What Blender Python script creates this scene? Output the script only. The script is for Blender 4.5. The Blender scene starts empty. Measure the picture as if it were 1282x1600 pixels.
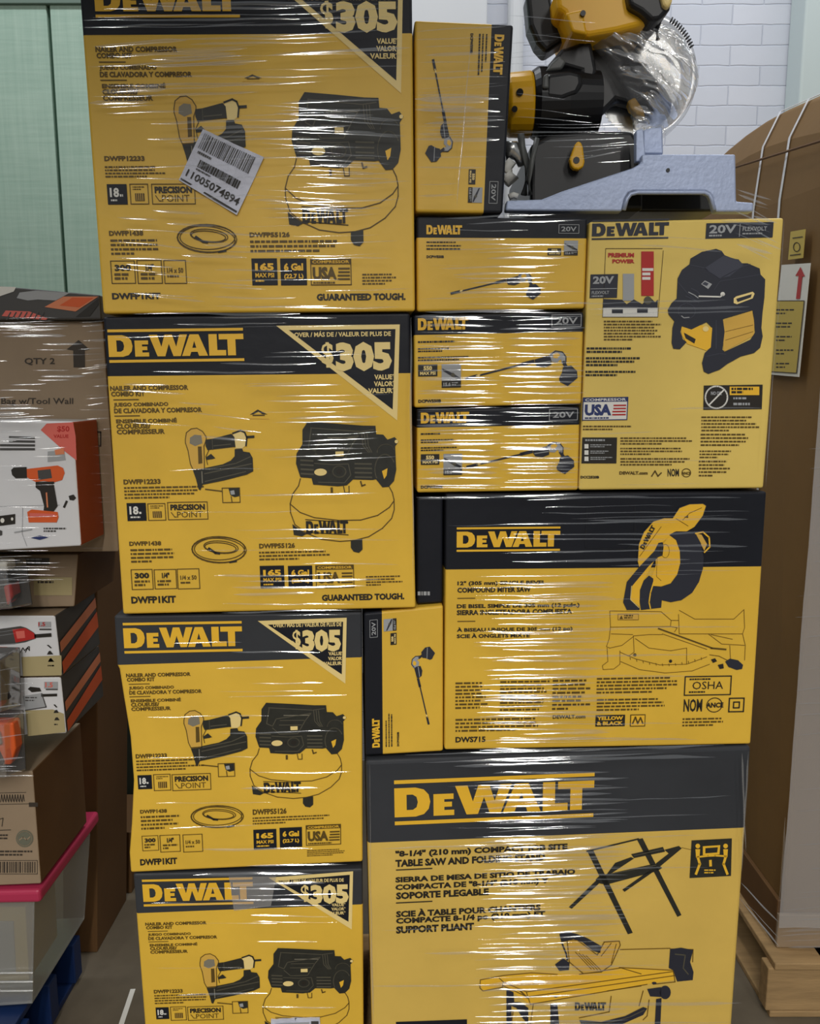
import bpy, bmesh, math, random
from mathutils import noise as mnoise
from mathutils import Vector, Matrix
from mathutils.geometry import tessellate_polygon

R = math.radians
scene = bpy.context.scene
C = scene.collection
rng = random.Random(7)

# ------------------------------------------------------------------ camera
FPX, CX, CY, PITCH, CAMZ = 1250.0, 641.0, 800.0, R(8.7), 1.46
cam_d = bpy.data.cameras.new('camera')
cam = bpy.data.objects.new('camera', cam_d)
C.objects.link(cam)
cam.location = (0, 0, CAMZ)
cam.rotation_euler = (R(90) - PITCH, 0, 0)
cam_d.sensor_fit = 'VERTICAL'
cam_d.sensor_height = 24.0
cam_d.lens = 24.0 * FPX / 1600.0
cam_d.clip_start = 0.05
scene.camera = cam

# ------------------------------------------------------------------ world, lamps, exposure
scene.view_settings.view_transform = 'Standard'
scene.view_settings.look = 'None'
scene.view_settings.gamma = 1.0
scene.view_settings.exposure = 0.10
world = bpy.data.worlds.new('warehouse_ambient')
scene.world = world
world.use_nodes = True
world.node_tree.nodes['Background'].inputs[0].default_value = (0.88, 0.94, 1.0, 1)
world.node_tree.nodes['Background'].inputs[1].default_value = 0.17


def strip_lamp(name, a, b, width, power, col=(1, 0.97, 0.92)):
    """a long fluorescent strip on the ceiling from a to b, shining down"""
    a, b = Vector(a), Vector(b)
    d = bpy.data.lights.new(name, 'AREA')
    d.shape = 'RECTANGLE'
    d.size = (b - a).length
    d.size_y = width
    d.energy = power
    d.color = col
    o = bpy.data.objects.new(name, d)
    C.objects.link(o)
    o.location = (a + b) / 2
    x = (b - a).normalized()
    z = Vector((0, 0, 1))
    y = z.cross(x)
    o.rotation_euler = Matrix((x, y, z)).transposed().to_euler()
    return o


strip_lamp('ceiling_strip_light', (0.92, -0.9, 3.7), (2.95, -7.4, 3.7), 0.14, 96)
strip_lamp('ceiling_strip_light', (-0.10, -0.9, 3.7), (0.08, -7.4, 3.7), 0.22, 190)
strip_lamp('ceiling_strip_light', (-0.80, -0.9, 3.7), (-2.10, -7.4, 3.7), 0.19, 78)
strip_lamp('ceiling_strip_light', (-1.90, -0.9, 3.7), (-4.9, -7.0, 3.7), 0.15, 60)
strip_lamp('ceiling_strip_light', (-2.5, 2.15, 3.9), (3.0, 2.15, 3.9), 0.20, 60, (0.93, 0.96, 1.0))


# ------------------------------------------------------------------ materials
def lin(c):
    return tuple(((v / 255) / 12.92 if v / 255 <= 0.04045 else ((v / 255 + 0.055) / 1.055) ** 2.4) for v in c)


def mat(name, rgb, rough=0.5, var=0.0, scale=8.0, stretch=(1, 1, 1), bump=0.0, bscale=60.0, metal=0.0, spec=0.4, rgb2=None):
    m = bpy.data.materials.new(name)
    m.use_nodes = True
    nt = m.node_tree
    b = nt.nodes['Principled BSDF']
    c = lin(rgb)
    b.inputs['Base Color'].default_value = (*c, 1)
    b.inputs['Roughness'].default_value = rough
    b.inputs['Metallic'].default_value = metal
    b.inputs['Specular IOR Level'].default_value = spec
    if var > 0 or bump > 0:
        tc = nt.nodes.new('ShaderNodeTexCoord')
        mp = nt.nodes.new('ShaderNodeMapping')
        mp.inputs['Scale'].default_value = stretch
        nt.links.new(tc.outputs['Object'], mp.inputs['Vector'])
    if var > 0:
        n = nt.nodes.new('ShaderNodeTexNoise')
        n.inputs['Scale'].default_value = scale
        n.inputs['Detail'].default_value = 5
        n.inputs['Roughness'].default_value = 0.6
        nt.links.new(mp.outputs[0], n.inputs['Vector'])
        cr = nt.nodes.new('ShaderNodeValToRGB')
        cr.color_ramp.elements[0].position = 0.3
        cr.color_ramp.elements[1].position = 0.7
        lo = lin(rgb2) if rgb2 else tuple(v * (1 - var) for v in c)
        hi = c if rgb2 else tuple(min(1, v * (1 + var * 0.5)) for v in c)
        cr.color_ramp.elements[0].color = (*lo, 1)
        cr.color_ramp.elements[1].color = (*hi, 1)
        nt.links.new(n.outputs['Fac'], cr.inputs[0])
        nt.links.new(cr.outputs[0], b.inputs['Base Color'])
    if bump > 0:
        n2 = nt.nodes.new('ShaderNodeTexNoise')
        n2.inputs['Scale'].default_value = bscale
        n2.inputs['Detail'].default_value = 3
        nt.links.new(mp.outputs[0], n2.inputs['Vector'])
        bp = nt.nodes.new('ShaderNodeBump')
        bp.inputs['Strength'].default_value = bump
        bp.inputs['Distance'].default_value = 0.004
        nt.links.new(n2.outputs['Fac'], bp.inputs['Height'])
        nt.links.new(bp.outputs[0], b.inputs['Normal'])
    return m


def film_mat(name, clear=0.6, rough=0.14, white=0.06, bump=0.0, tint=(1, 1, 1)):
    m = bpy.data.materials.new(name)
    m.use_nodes = True
    nt = m.node_tree
    nt.nodes.remove(nt.nodes['Principled BSDF'])
    out = nt.nodes['Material Output']
    tr = nt.nodes.new('ShaderNodeBsdfTransparent')
    tr.inputs[0].default_value = (*tint, 1)
    gl = nt.nodes.new('ShaderNodeBsdfGlossy')
    gl.inputs['Roughness'].default_value = rough
    gl.inputs[0].default_value = (1, 1, 1, 1)
    df = nt.nodes.new('ShaderNodeBsdfDiffuse')
    df.inputs[0].default_value = (0.85, 0.87, 0.9, 1)
    m1 = nt.nodes.new('ShaderNodeMixShader')
    m1.inputs[0].default_value = white / max(1e-4, 1 - clear)
    nt.links.new(gl.outputs[0], m1.inputs[1])
    nt.links.new(df.outputs[0], m1.inputs[2])
    m2 = nt.nodes.new('ShaderNodeMixShader')
    m2.inputs[0].default_value = 1 - clear
    nt.links.new(tr.outputs[0], m2.inputs[1])
    nt.links.new(m1.outputs[0], m2.inputs[2])
    nt.links.new(m2.outputs[0], out.inputs[0])
    if bump > 0:
        tc = nt.nodes.new('ShaderNodeTexCoord')
        n2 = nt.nodes.new('ShaderNodeTexNoise')
        n2.inputs['Scale'].default_value = 38
        n2.inputs['Detail'].default_value = 4
        nt.links.new(tc.outputs['Object'], n2.inputs['Vector'])
        bp = nt.nodes.new('ShaderNodeBump')
        bp.inputs['Strength'].default_value = bump
        bp.inputs['Distance'].default_value = 0.02
        nt.links.new(n2.outputs['Fac'], bp.inputs['Height'])
        nt.links.new(bp.outputs[0], gl.inputs['Normal'])
    return m


M = {}
M['yellow'] = mat('yellow_printed_board', (228, 184, 64), 0.42, 0.10, 5, (1, 1, 1), 0.10, 45)
M['yellow2'] = mat('pale_yellow_printed_board', (220, 184, 90), 0.42, 0.08, 5, (1, 1, 1), 0.10, 45)
M['yellow3'] = mat('light_yellow_printed_board', (226, 196, 102), 0.42, 0.08, 5, (1, 1, 1), 0.10, 45)
M['navy'] = mat('black_printed_board', (28, 30, 37), 0.45, 0.15, 6, (1, 1, 1), 0.10, 45, spec=0.25)
M['grey_band'] = mat('charcoal_printed_board', (56, 58, 62), 0.45, 0.12, 6, (1, 1, 1), 0.10, 45, spec=0.25)
M['ink'] = mat('black_ink', (40, 36, 30), 0.5)
M['ink_soft'] = mat('brown_black_ink', (92, 72, 26), 0.5)
M['ink_line'] = mat('fine_line_ink', (112, 84, 24), 0.5)
M['art_dark'] = mat('picture_dark', (44, 44, 38), 0.5, 0.25, 60)
M['art_mid'] = mat('picture_mid', (84, 80, 66), 0.5)
M['art_grey'] = mat('picture_grey', (130, 124, 108), 0.5)
M['art_tan'] = mat('picture_tan', (214, 170, 74), 0.5)
M['art_navy'] = mat('picture_navy', (42, 44, 54), 0.5)
M['print_yellow'] = mat('print_yellow', (238, 186, 52), 0.45)
M['print_pale'] = mat('print_pale_yellow', (238, 212, 140), 0.45)
M['print_white'] = mat('print_white', (222, 220, 212), 0.45)
M['print_grey'] = mat('print_grey', (160, 162, 164), 0.45)
M['red'] = mat('print_red', (178, 40, 36), 0.45)
M['blue'] = mat('print_blue', (44, 56, 104), 0.45)
M['pale_tan'] = mat('print_pale_tan', (172, 158, 116), 0.5)
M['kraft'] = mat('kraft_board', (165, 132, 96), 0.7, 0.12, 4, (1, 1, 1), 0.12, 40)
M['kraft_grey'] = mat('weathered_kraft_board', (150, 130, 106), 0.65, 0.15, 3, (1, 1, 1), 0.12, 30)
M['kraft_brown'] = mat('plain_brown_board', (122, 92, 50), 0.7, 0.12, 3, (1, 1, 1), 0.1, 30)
M['film_sheet'] = film_mat('dull_film_sheet', 0.62, 0.25, 0.22)
M['kraft_dark'] = mat('shaded_brown_board', (102, 72, 40), 0.7, 0.15, 4, (1, 1, 1), 0.1, 40)  # shade on carton sides and in the gap deepened into this brown
M['white_card'] = mat('white_card', (214, 214, 216), 0.4, 0.04, 6)
M['orange'] = mat('print_orange', (214, 92, 40), 0.45)
M['orange_tan'] = mat('print_pale_orange', (216, 132, 92), 0.45)
M['pinkred'] = mat('print_pink_red', (214, 104, 92), 0.45)
M['charcoal'] = mat('print_charcoal', (72, 70, 68), 0.45)
M['kraft_ink'] = mat('kraft_ink', (58, 50, 42), 0.6)
M['label_paper'] = mat('label_paper', (206, 208, 222), 0.45, 0.06, 30, (1, 1, 1), 0.5, 50)
M['yellow_paper'] = mat('yellow_paper', (196, 172, 84), 0.6)
M['tape'] = film_mat('clear_tape', 0.75, 0.12, 0.08)
M['film'] = film_mat('clear_stretch_film', 0.74, 0.085, 0.03)
M['film_haze'] = film_mat('hazy_stretch_film', 0.66, 0.12, 0.10)
M['film_bag'] = film_mat('crumpled_clear_film', 0.42, 0.10, 0.15, 0.0)
M['alu'] = mat('painted_cast_aluminium', (168, 180, 208), 0.42, 0.06, 40, (1, 1, 1), 0.15, 120, metal=0.25)
M['steel'] = mat('bright_steel', (190, 190, 188), 0.25, 0.0, metal=0.9)
M['black_plastic'] = mat('black_plastic', (24, 24, 26), 0.38)
M['grey_plastic'] = mat('grey_plastic', (96, 98, 96), 0.4)
M['tool_yellow'] = mat('yellow_tool_plastic', (236, 178, 22), 0.35)
M['wood'] = mat('pallet_wood', (164, 134, 92), 0.8, 0.25, 6, (1, 8, 8), 0.2, 30)
M['blue_plastic'] = mat('blue_paint', (16, 40, 84), 0.5, 0.15, 10)
M['pink_lid'] = mat('pink_plastic', (176, 50, 82), 0.35)
M['concrete'] = mat('concrete_floor', (104, 94, 78), 0.6, 0.35, 3.0, (1, 1, 1), 0.15, 25)
M['rope'] = film_mat('gathered_film', 0.25, 0.2, 0.4)
M['wall_white'] = mat('white_painted_metal', (206, 208, 210), 0.5)
M['bin'] = film_mat('clear_bin_plastic', 0.66, 0.25, 0.09, 0.0, (0.86, 0.86, 0.82))
M['blister'] = film_mat('clear_blister', 0.72, 0.08, 0.06)


# ------------------------------------------------------------------ geometry helpers
def ray(px, py):
    x, y = (px - CX) / FPX, (CY - py) / FPX
    f = Vector((0, math.cos(PITCH), -math.sin(PITCH)))
    u = Vector((0, math.sin(PITCH), math.cos(PITCH)))
    return Vector((1, 0, 0)) * x + u * y + f


CAM = Vector((0, 0, CAMZ))


def at(px, py, y):
    """the point of the room seen at a pixel, at distance y into the room"""
    d = ray(px, py)
    return CAM + d * (y / d.y)


def at_x(px, py, x):
    d = ray(px, py)
    return CAM + d * (x / d.x)


def px_of(P):
    d = P - CAM
    z = d.dot(Vector((0, math.cos(PITCH), -math.sin(PITCH))))
    return CX + FPX * d.x / z, CY - FPX * d.dot(Vector((0, math.sin(PITCH), math.cos(PITCH)))) / z


class Wall:
    """an upright plane; yaw turns its right end away from the viewer"""

    def __init__(s, p0, yaw):
        s.p0 = Vector(p0)
        s.ex = Vector((math.cos(yaw), math.sin(yaw), 0))
        s.n = Vector((math.sin(yaw), -math.cos(yaw), 0))

    def hit(s, px, py):
        d = ray(px, py)
        t = (s.p0 - CAM).dot(s.n) / d.dot(s.n)
        return CAM + d * t


YAW = R(4.0)


def front(y0, yaw=YAW):
    return Wall((0, y0, 0), yaw)


class MB:
    def __init__(s):
        s.v, s.f, s.m, s.mats = [], [], [], []

    def mi(s, m):
        if m not in s.mats:
            s.mats.append(m)
        return s.mats.index(m)

    def add(s, pts, faces, m):
        b = len(s.v)
        s.v += [tuple(p) for p in pts]
        k = s.mi(m)
        for f in faces:
            s.f.append([b + i for i in f])
            s.m.append(k)

    def box(s, a, b, m):
        (x0, y0, z0), (x1, y1, z1) = a, b
        p = [(x0, y0, z0), (x1, y0, z0), (x1, y1, z0), (x0, y1, z0), (x0, y0, z1), (x1, y0, z1), (x1, y1, z1), (x0, y1, z1)]
        s.add(p, [(0, 3, 2, 1), (4, 5, 6, 7), (0, 1, 5, 4), (1, 2, 6, 5), (2, 3, 7, 6), (3, 0, 4, 7)], m)

    def prism(s, pts, d, m):
        """outline pts extruded along d"""
        n = len(pts)
        pts = [Vector(p) for p in pts]
        tri = tessellate_polygon([pts])
        back = [p + Vector(d) for p in pts]
        nrm = Vector((0, 0, 0))
        for i in range(n):
            nrm += pts[i].cross(pts[(i + 1) % n])
        fl = nrm.dot(Vector(d)) > 0
        f = [list(t) for t in tri]
        # keep caps as n-gons so that bevels stay clean
        cap = list(range(n))
        faces = []
        if not fl:
            faces.append(cap)
            faces.append([n + i for i in reversed(cap)])
            faces += [[(i + 1) % n, i, n + i, n + (i + 1) % n] for i in range(n)]
        else:
            faces.append(list(reversed(cap)))
            faces.append([n + i for i in cap])
            faces += [[i, (i + 1) % n, n + (i + 1) % n, n + i] for i in range(n)]
        s.add(pts + back, faces, m)

    def tube(s, pts, r, m, n=10, r1=None):
        pts = [Vector(p) for p in pts]
        rings = []
        for i, p in enumerate(pts):
            t = (pts[min(i + 1, len(pts) - 1)] - pts[max(i - 1, 0)]).normalized()
            a = t.cross(Vector((0, 0, 1)))
            if a.length < 1e-3:
                a = t.cross(Vector((1, 0, 0)))
            a.normalize()
            b = t.cross(a)
            rr = r[i] if isinstance(r, (list, tuple)) else r
            rings.append([p + a * (rr * math.cos(2 * math.pi * k / n)) + b * (rr * math.sin(2 * math.pi * k / n)) for k in range(n)])
        v = [q for g in rings for q in g]
        f = []
        for i in range(len(rings) - 1):
            for k in range(n):
                f.append((i * n + k, i * n + (k + 1) % n, (i + 1) * n + (k + 1) % n, (i + 1) * n + k))
        f.append(list(range(n - 1, -1, -1)))
        f.append([(len(rings) - 1) * n + k for k in range(n)])
        s.add(v, f, m)

    def build(s, name, parent=None, origin=None, bevel=0.0, smooth=False):
        o0 = Vector(origin) if origin is not None else (parent_origin(parent) if parent else Vector((0, 0, 0)))
        me = bpy.data.meshes.new(name)
        me.from_pydata([tuple(Vector(p) - o0) for p in s.v], [], s.f)
        for m in s.mats:
            me.materials.append(m)
        me.polygons.foreach_set('material_index', s.m)
        if smooth:
            me.polygons.foreach_set('use_smooth', [True] * len(s.f))
        me.update()
        o = bpy.data.objects.new(name, me)
        C.objects.link(o)
        if parent:
            o.parent = parent
        else:
            o.location = o0
        if bevel > 0:
            b = o.modifiers.new('edge', 'BEVEL')
            b.width = bevel
            b.segments = 3
            b.limit_method = 'ANGLE'
            b.angle_limit = R(40)
        return o


def parent_origin(o):
    p = Vector((0, 0, 0))
    while o:
        p += o.location
        o = o.parent
    return p


def tag(o, label=None, cat=None, group=None, kind=None):
    for k, v in (('label', label), ('category', cat), ('group', group), ('kind', kind)):
        if v:
            o[k] = v
    return o


def empty(name, loc):
    o = bpy.data.objects.new(name, None)
    o.empty_display_size = 0.05
    C.objects.link(o)
    o.location = loc
    return o


# ------------------------------------------------------------------ print on a face
_text_cache = {}


def glyphs(s, bold):
    key = (s, bold)
    if key not in _text_cache:
        cu = bpy.data.curves.new('lettering', 'FONT')
        cu.body = s
        cu.size = 1.0
        cu.resolution_u = 2
        cu.offset = bold
        ob = bpy.data.objects.new('lettering', cu)
        me = ob.to_mesh()
        vs = [(v.co.x, v.co.y) for v in me.vertices]
        fs = [list(p.vertices) for p in me.polygons]
        ob.to_mesh_clear()
        bpy.data.objects.remove(ob)
        bpy.data.curves.remove(cu)
        if not vs:
            vs, fs = [(0, 0)], []
        x0, x1 = min(v[0] for v in vs), max(v[0] for v in vs)
        y0, y1 = min(v[1] for v in vs), max(v[1] for v in vs)
        vs = [((x - x0) / max(1e-6, x1 - x0), 1 - (y - y0) / max(1e-6, y1 - y0)) for x, y in vs]
        _text_cache[key] = (vs, fs)
    return _text_cache[key]


class Pen:
    def __init__(s, mb, fn, base=0.0008):
        s.mb, s.fn, s.base = mb, fn, base

    def p(s, x, y, layer):
        q, n = s.fn(x, y)
        return q + n * (s.base + layer * 0.0003)

    def sub(s, src, dst):
        a0, b0, a1, b1 = src
        c0, d0, c1, d1 = dst

        def fn(x, y, f=s.fn):
            return f(c0 + (x - a0) / (a1 - a0) * (c1 - c0), d0 + (y - b0) / (b1 - b0) * (d1 - d0))
        return Pen(s.mb, fn, s.base)

    def poly(s, pts, m, layer=0, holes=()):
        loops = [[Vector((x, y, 0)) for x, y in pts]] + [[Vector((x, y, 0)) for x, y in h] for h in holes]
        flat = [q for l in loops for q in l]
        tris = tessellate_polygon(loops)
        w = [s.p(q.x, q.y, layer) for q in flat]
        n = s.fn(pts[0][0], pts[0][1])[1]
        f = []
        for t in tris:
            a, b, c = (w[i] for i in t)
            f.append(tuple(t) if (b - a).cross(c - a).dot(n) > 0 else tuple(reversed(t)))
        s.mb.add(w, f, m)

    def rect(s, x0, y0, x1, y1, m, layer=0):
        s.mb.add([s.p(x0, y0, layer), s.p(x0, y1, layer), s.p(x1, y1, layer), s.p(x1, y0, layer)], [(0, 1, 2, 3)], m)

    def frame(s, x0, y0, x1, y1, w, m, layer=0):
        s.line([(x0, y0), (x1, y0), (x1, y1), (x0, y1)], w, m, layer, True)

    def line(s, pts, w, m, layer=0, closed=False):
        pts = list(pts) + ([pts[0]] if closed else [])
        for (x0, y0), (x1, y1) in zip(pts, pts[1:]):
            dx, dy = x1 - x0, y1 - y0
            l = math.hypot(dx, dy)
            if l < 1e-6:
                continue
            dx, dy = dx / l, dy / l
            e = w * 0.35
            x0, y0, x1, y1 = x0 - dx * e, y0 - dy * e, x1 + dx * e, y1 + dy * e
            nx, ny = -dy * w / 2, dx * w / 2
            s.mb.add([s.p(x0 - nx, y0 - ny, layer), s.p(x0 + nx, y0 + ny, layer), s.p(x1 + nx, y1 + ny, layer), s.p(x1 - nx, y1 - ny, layer)], [(0, 1, 2, 3)], m)

    def ell(s, cx, cy, rx, ry, m, layer=0, n=20):
        s.poly([(cx + rx * math.cos(2 * math.pi * k / n), cy + ry * math.sin(2 * math.pi * k / n)) for k in range(n)], m, layer)

    def arc(s, cx, cy, rx, ry, w, m, layer=0, a0=0, a1=360, n=28, rot=0):
        pts = []
        for k in range(n + 1):
            a = R(a0 + (a1 - a0) * k / n)
            x, y = rx * math.cos(a), ry * math.sin(a)
            c, q = math.cos(R(rot)), math.sin(R(rot))
            pts.append((cx + x * c - y * q, cy + x * q + y * c))
        s.line(pts, w, m, layer)

    def text(s, t, x0, y0, x1, y1, m, layer=0, bold=0.02):
        vs, fs = glyphs(t, bold)
        w = [s.p(x0 + x * (x1 - x0), y0 + y * (y1 - y0), layer) for x, y in vs]
        s.mb.add(w, fs, m)

    def greek(s, x0, y0, x1, y1, rows, m, layer=0, fill=0.45, unit=None):
        """rows of print too small to read"""
        h = (y1 - y0) / rows
        unit = min(unit or 9e9, h * 1.15)
        for r in range(rows):
            y = y0 + r * h
            x = x0
            end = x0 + (x1 - x0) * (rng.uniform(0.72, 1.0) if r < rows - 1 else rng.uniform(0.4, 0.8))
            while x < end:
                l = unit * rng.uniform(0.3, 1.5)
                s.rect(x, y, min(end, x + l), y + h * fill, m, layer)
                x += l + unit * 0.22


LOGO = {
    'D': ([(0, 0), (66, 0), (92, 9), (107, 30), (112, 59), (107, 88), (92, 109), (66, 118), (0, 118)], [(38, 28), (57, 28), (69, 38), (73, 59), (69, 80), (57, 90), (38, 90)]),
    'E': ([(122, 30), (185, 30), (185, 52), (156, 52), (156, 63), (180, 63), (180, 83), (156, 83), (156, 96), (187, 96), (187, 118), (122, 118)], None),
    'W': ([(190, 0), (229, 0), (246, 66), (263, 0), (298, 0), (315, 66), (332, 0), (368, 0), (334, 118), (300, 118), (281, 50), (262, 118), (226, 118)], None),
    'A': ([(380, 0), (422, 0), (462, 118), (420, 118), (414, 96), (384, 96), (377, 118), (340, 118)], [(400, 36), (409, 74), (390, 74)]),
    'L': ([(468, 0), (507, 0), (507, 88), (548, 88), (548, 118), (468, 118)], None),
    'T': ([(516, 0), (632, 0), (632, 30), (594, 30), (594, 118), (556, 118), (556, 30), (516, 30)], None),
}


def logo(pen, x0, y0, x1, y1, m, bars=True, layer=1):
    src = (0, -32, 632, 150) if bars else (0, 0, 632, 118)
    q = pen.sub(src, (x0, y0, x1, y1))
    for pts, hole in LOGO.values():
        q.poly(pts, m, layer, [hole] if hole else ())
    if bars:
        q.rect(0, -32, 632, -17, m, layer)
        q.rect(0, 135, 632, 150, m, layer)


class Face:
    """a carton's front: four corners TL TR BR BL seen at pixels, lying on an upright plane"""

    def __init__(s, wall, tl, tr, br, bl, turn=0):
        s.wall = wall
        c = [wall.hit(*q) for q in (tl, tr, br, bl)]
        s.phys = c
        c = c[turn:] + c[:turn]
        s.c = c
        s.n = wall.n

    def P(s, u, v):
        a = s.c[0].lerp(s.c[1], u)
        b = s.c[3].lerp(s.c[2], u)
        return a.lerp(b, v)

    def uv(s, px, py):
        q = s.wall.hit(px, py)
        u = v = 0.5
        for _ in range(8):
            r = s.P(u, v) - q
            du = (s.P(u + 1e-3, v) - s.P(u - 1e-3, v)) / 2e-3
            dv = (s.P(u, v + 1e-3) - s.P(u, v - 1e-3)) / 2e-3
            a, b, d = du.dot(du), du.dot(dv), dv.dot(dv)
            e, g = du.dot(r), dv.dot(r)
            det = a * d - b * b
            u -= (d * e - b * g) / det
            v -= (a * g - b * e) / det
        return u, v

    def rect(s, x0, y0, x1, y1):
        """uv box of something whose top left is at x0 y0, bottom left at y1 and right end at x1 (pixels)"""
        u0, v0 = s.uv(x0, y0)
        _, v1 = s.uv(x0, y1)
        u1, _ = s.uv(x1, y0)
        return u0, v0, u1, v1

    def pen(s, mb, base=0.0008):
        return Pen(mb, lambda u, v: (s.P(u, v), s.n), base)

    def pix(s, mb, ox=0, oy=0, k=1.0, base=0.0008):
        """a pen that takes coordinates read off an enlargement of this face"""
        return Pen(mb, lambda x, y: (s.wall.hit(ox + x / k, oy + y / k), s.n), base)


def carton(name, label, group, face, depth, m_body, m_band=None, band=(0, 0), rows=(), cat='box', bevel=0.004, top_mat=None):
    """a closed carton behind its front face; the band colour wraps round its top"""
    mb = MB()
    vs = [(0.0, 0.0, 0.0)]
    if m_band:
        vs.append((None, 0, 0))
    vs += list(rows) + [(1.0, 0.0, 0.0)]
    vs = [v for v in vs if v[0] is not None]
    levels = sorted(vs)
    L = []
    for v, dl, dr in levels:
        L.append((v, v, dl, dr, 0))
    if m_band:
        L.append((band[0], band[1], 0, 0, 1))
        L.sort(key=lambda q: (q[0] + q[1]) / 2)
    pts = []
    ex = face.wall.ex
    back = -face.n * depth
    for vl, vr, dl, dr, _ in L:
        a = face.P(0, vl) + (face.c[1] - face.c[0]).normalized() * dl
        b = face.P(1, vr) + (face.c[1] - face.c[0]).normalized() * dr
        pts += [a, b, b + back, a + back]
    mid = (band[0] + band[1]) / 2
    n = len(L)
    for i in range(n - 1):
        m = m_band if m_band and (L[i][0] + L[i][1]) / 2 < mid - 1e-6 else m_body
        a, b = 4 * i, 4 * (i + 1)
        mb.add([pts[k] for k in (a, a + 1, a + 2, a + 3, b, b + 1, b + 2, b + 3)],
               [(0, 4, 5, 1), (1, 5, 6, 2), (2, 6, 7, 3), (3, 7, 4, 0)], m)
    top = top_mat or (m_band if m_band else m_body)
    mb.add(pts[:4], [(0, 1, 2, 3)], top)
    mb.add(pts[-4:], [(3, 2, 1, 0)], m_body)
    allp = face.phys + [p + back for p in face.phys]
    org = Vector((sum(p.x for p in allp) / 8, sum(p.y for p in allp) / 8, min(p.z for p in allp)))
    o = mb.build(name, origin=org)
    bm = bmesh.new()
    bm.from_mesh(o.data)
    bmesh.ops.remove_doubles(bm, verts=bm.verts, dist=1e-5)
    bmesh.ops.recalc_face_normals(bm, faces=bm.faces)
    bm.to_mesh(o.data)
    bm.free()
    if bevel:
        b = o.modifiers.new('edge', 'BEVEL')
        b.width = bevel
        b.segments = 3
        b.limit_method = 'ANGLE'
        b.angle_limit = R(50)
    tag(o, label, cat, group)
    return o

# ------------------------------------------------------------------ the room
WALL_Y = 3.0


def struct(o):
    o['kind'] = 'structure'
    return o


mb = MB()
mb.box((-3.2, -5.0, -0.05), (3.2, WALL_Y + 0.1, 0.0), M['concrete'])
struct(mb.build('floor', origin=(0, 0, 0)))


def siding_mat():
    m = mat('green_painted_siding', (150, 184, 158), 0.6, 0.0)
    nt = m.node_tree
    b = nt.nodes['Principled BSDF']
    tc = nt.nodes.new('ShaderNodeTexCoord')
    hs = []
    for st in ((3, 1, 40), (45, 1, 2)):
        mp = nt.nodes.new('ShaderNodeMapping')
        mp.inputs['Scale'].default_value = st
        nt.links.new(tc.outputs['Object'], mp.inputs['Vector'])
        n = nt.nodes.new('ShaderNodeTexNoise')
        n.inputs['Scale'].default_value = 1.6
        n.inputs['Detail'].default_value = 5
        nt.links.new(mp.outputs[0], n.inputs['Vector'])
        hs.append(n.outputs['Fac'])
    mx = nt.nodes.new('ShaderNodeMath')
    mx.operation = 'ADD'
    nt.links.new(hs[0], mx.inputs[0])
    nt.links.new(hs[1], mx.inputs[1])
    cr = nt.nodes.new('ShaderNodeValToRGB')
    cr.color_ramp.elements[0].position = 0.35
    cr.color_ramp.elements[1].position = 0.65
    cr.color_ramp.elements[0].color = (*lin((150, 177, 160)), 1)
    cr.color_ramp.elements[1].color = (*lin((166, 190, 173)), 1)
    hv = nt.nodes.new('ShaderNodeMath')
    hv.operation = 'MULTIPLY'
    hv.inputs[1].default_value = 0.5
    nt.links.new(mx.outputs[0], hv.inputs[0])
    nt.links.new(hv.outputs[0], cr.inputs[0])
    nt.links.new(cr.outputs[0], b.inputs['Base Color'])
    bp = nt.nodes.new('ShaderNodeBump')
    bp.inputs['Strength'].default_value = 0.35
    bp.inputs['Distance'].default_value = 0.004
    nt.links.new(hv.outputs[0], bp.inputs['Height'])
    nt.links.new(bp.outputs[0], b.inputs['Normal'])
    return m


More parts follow.
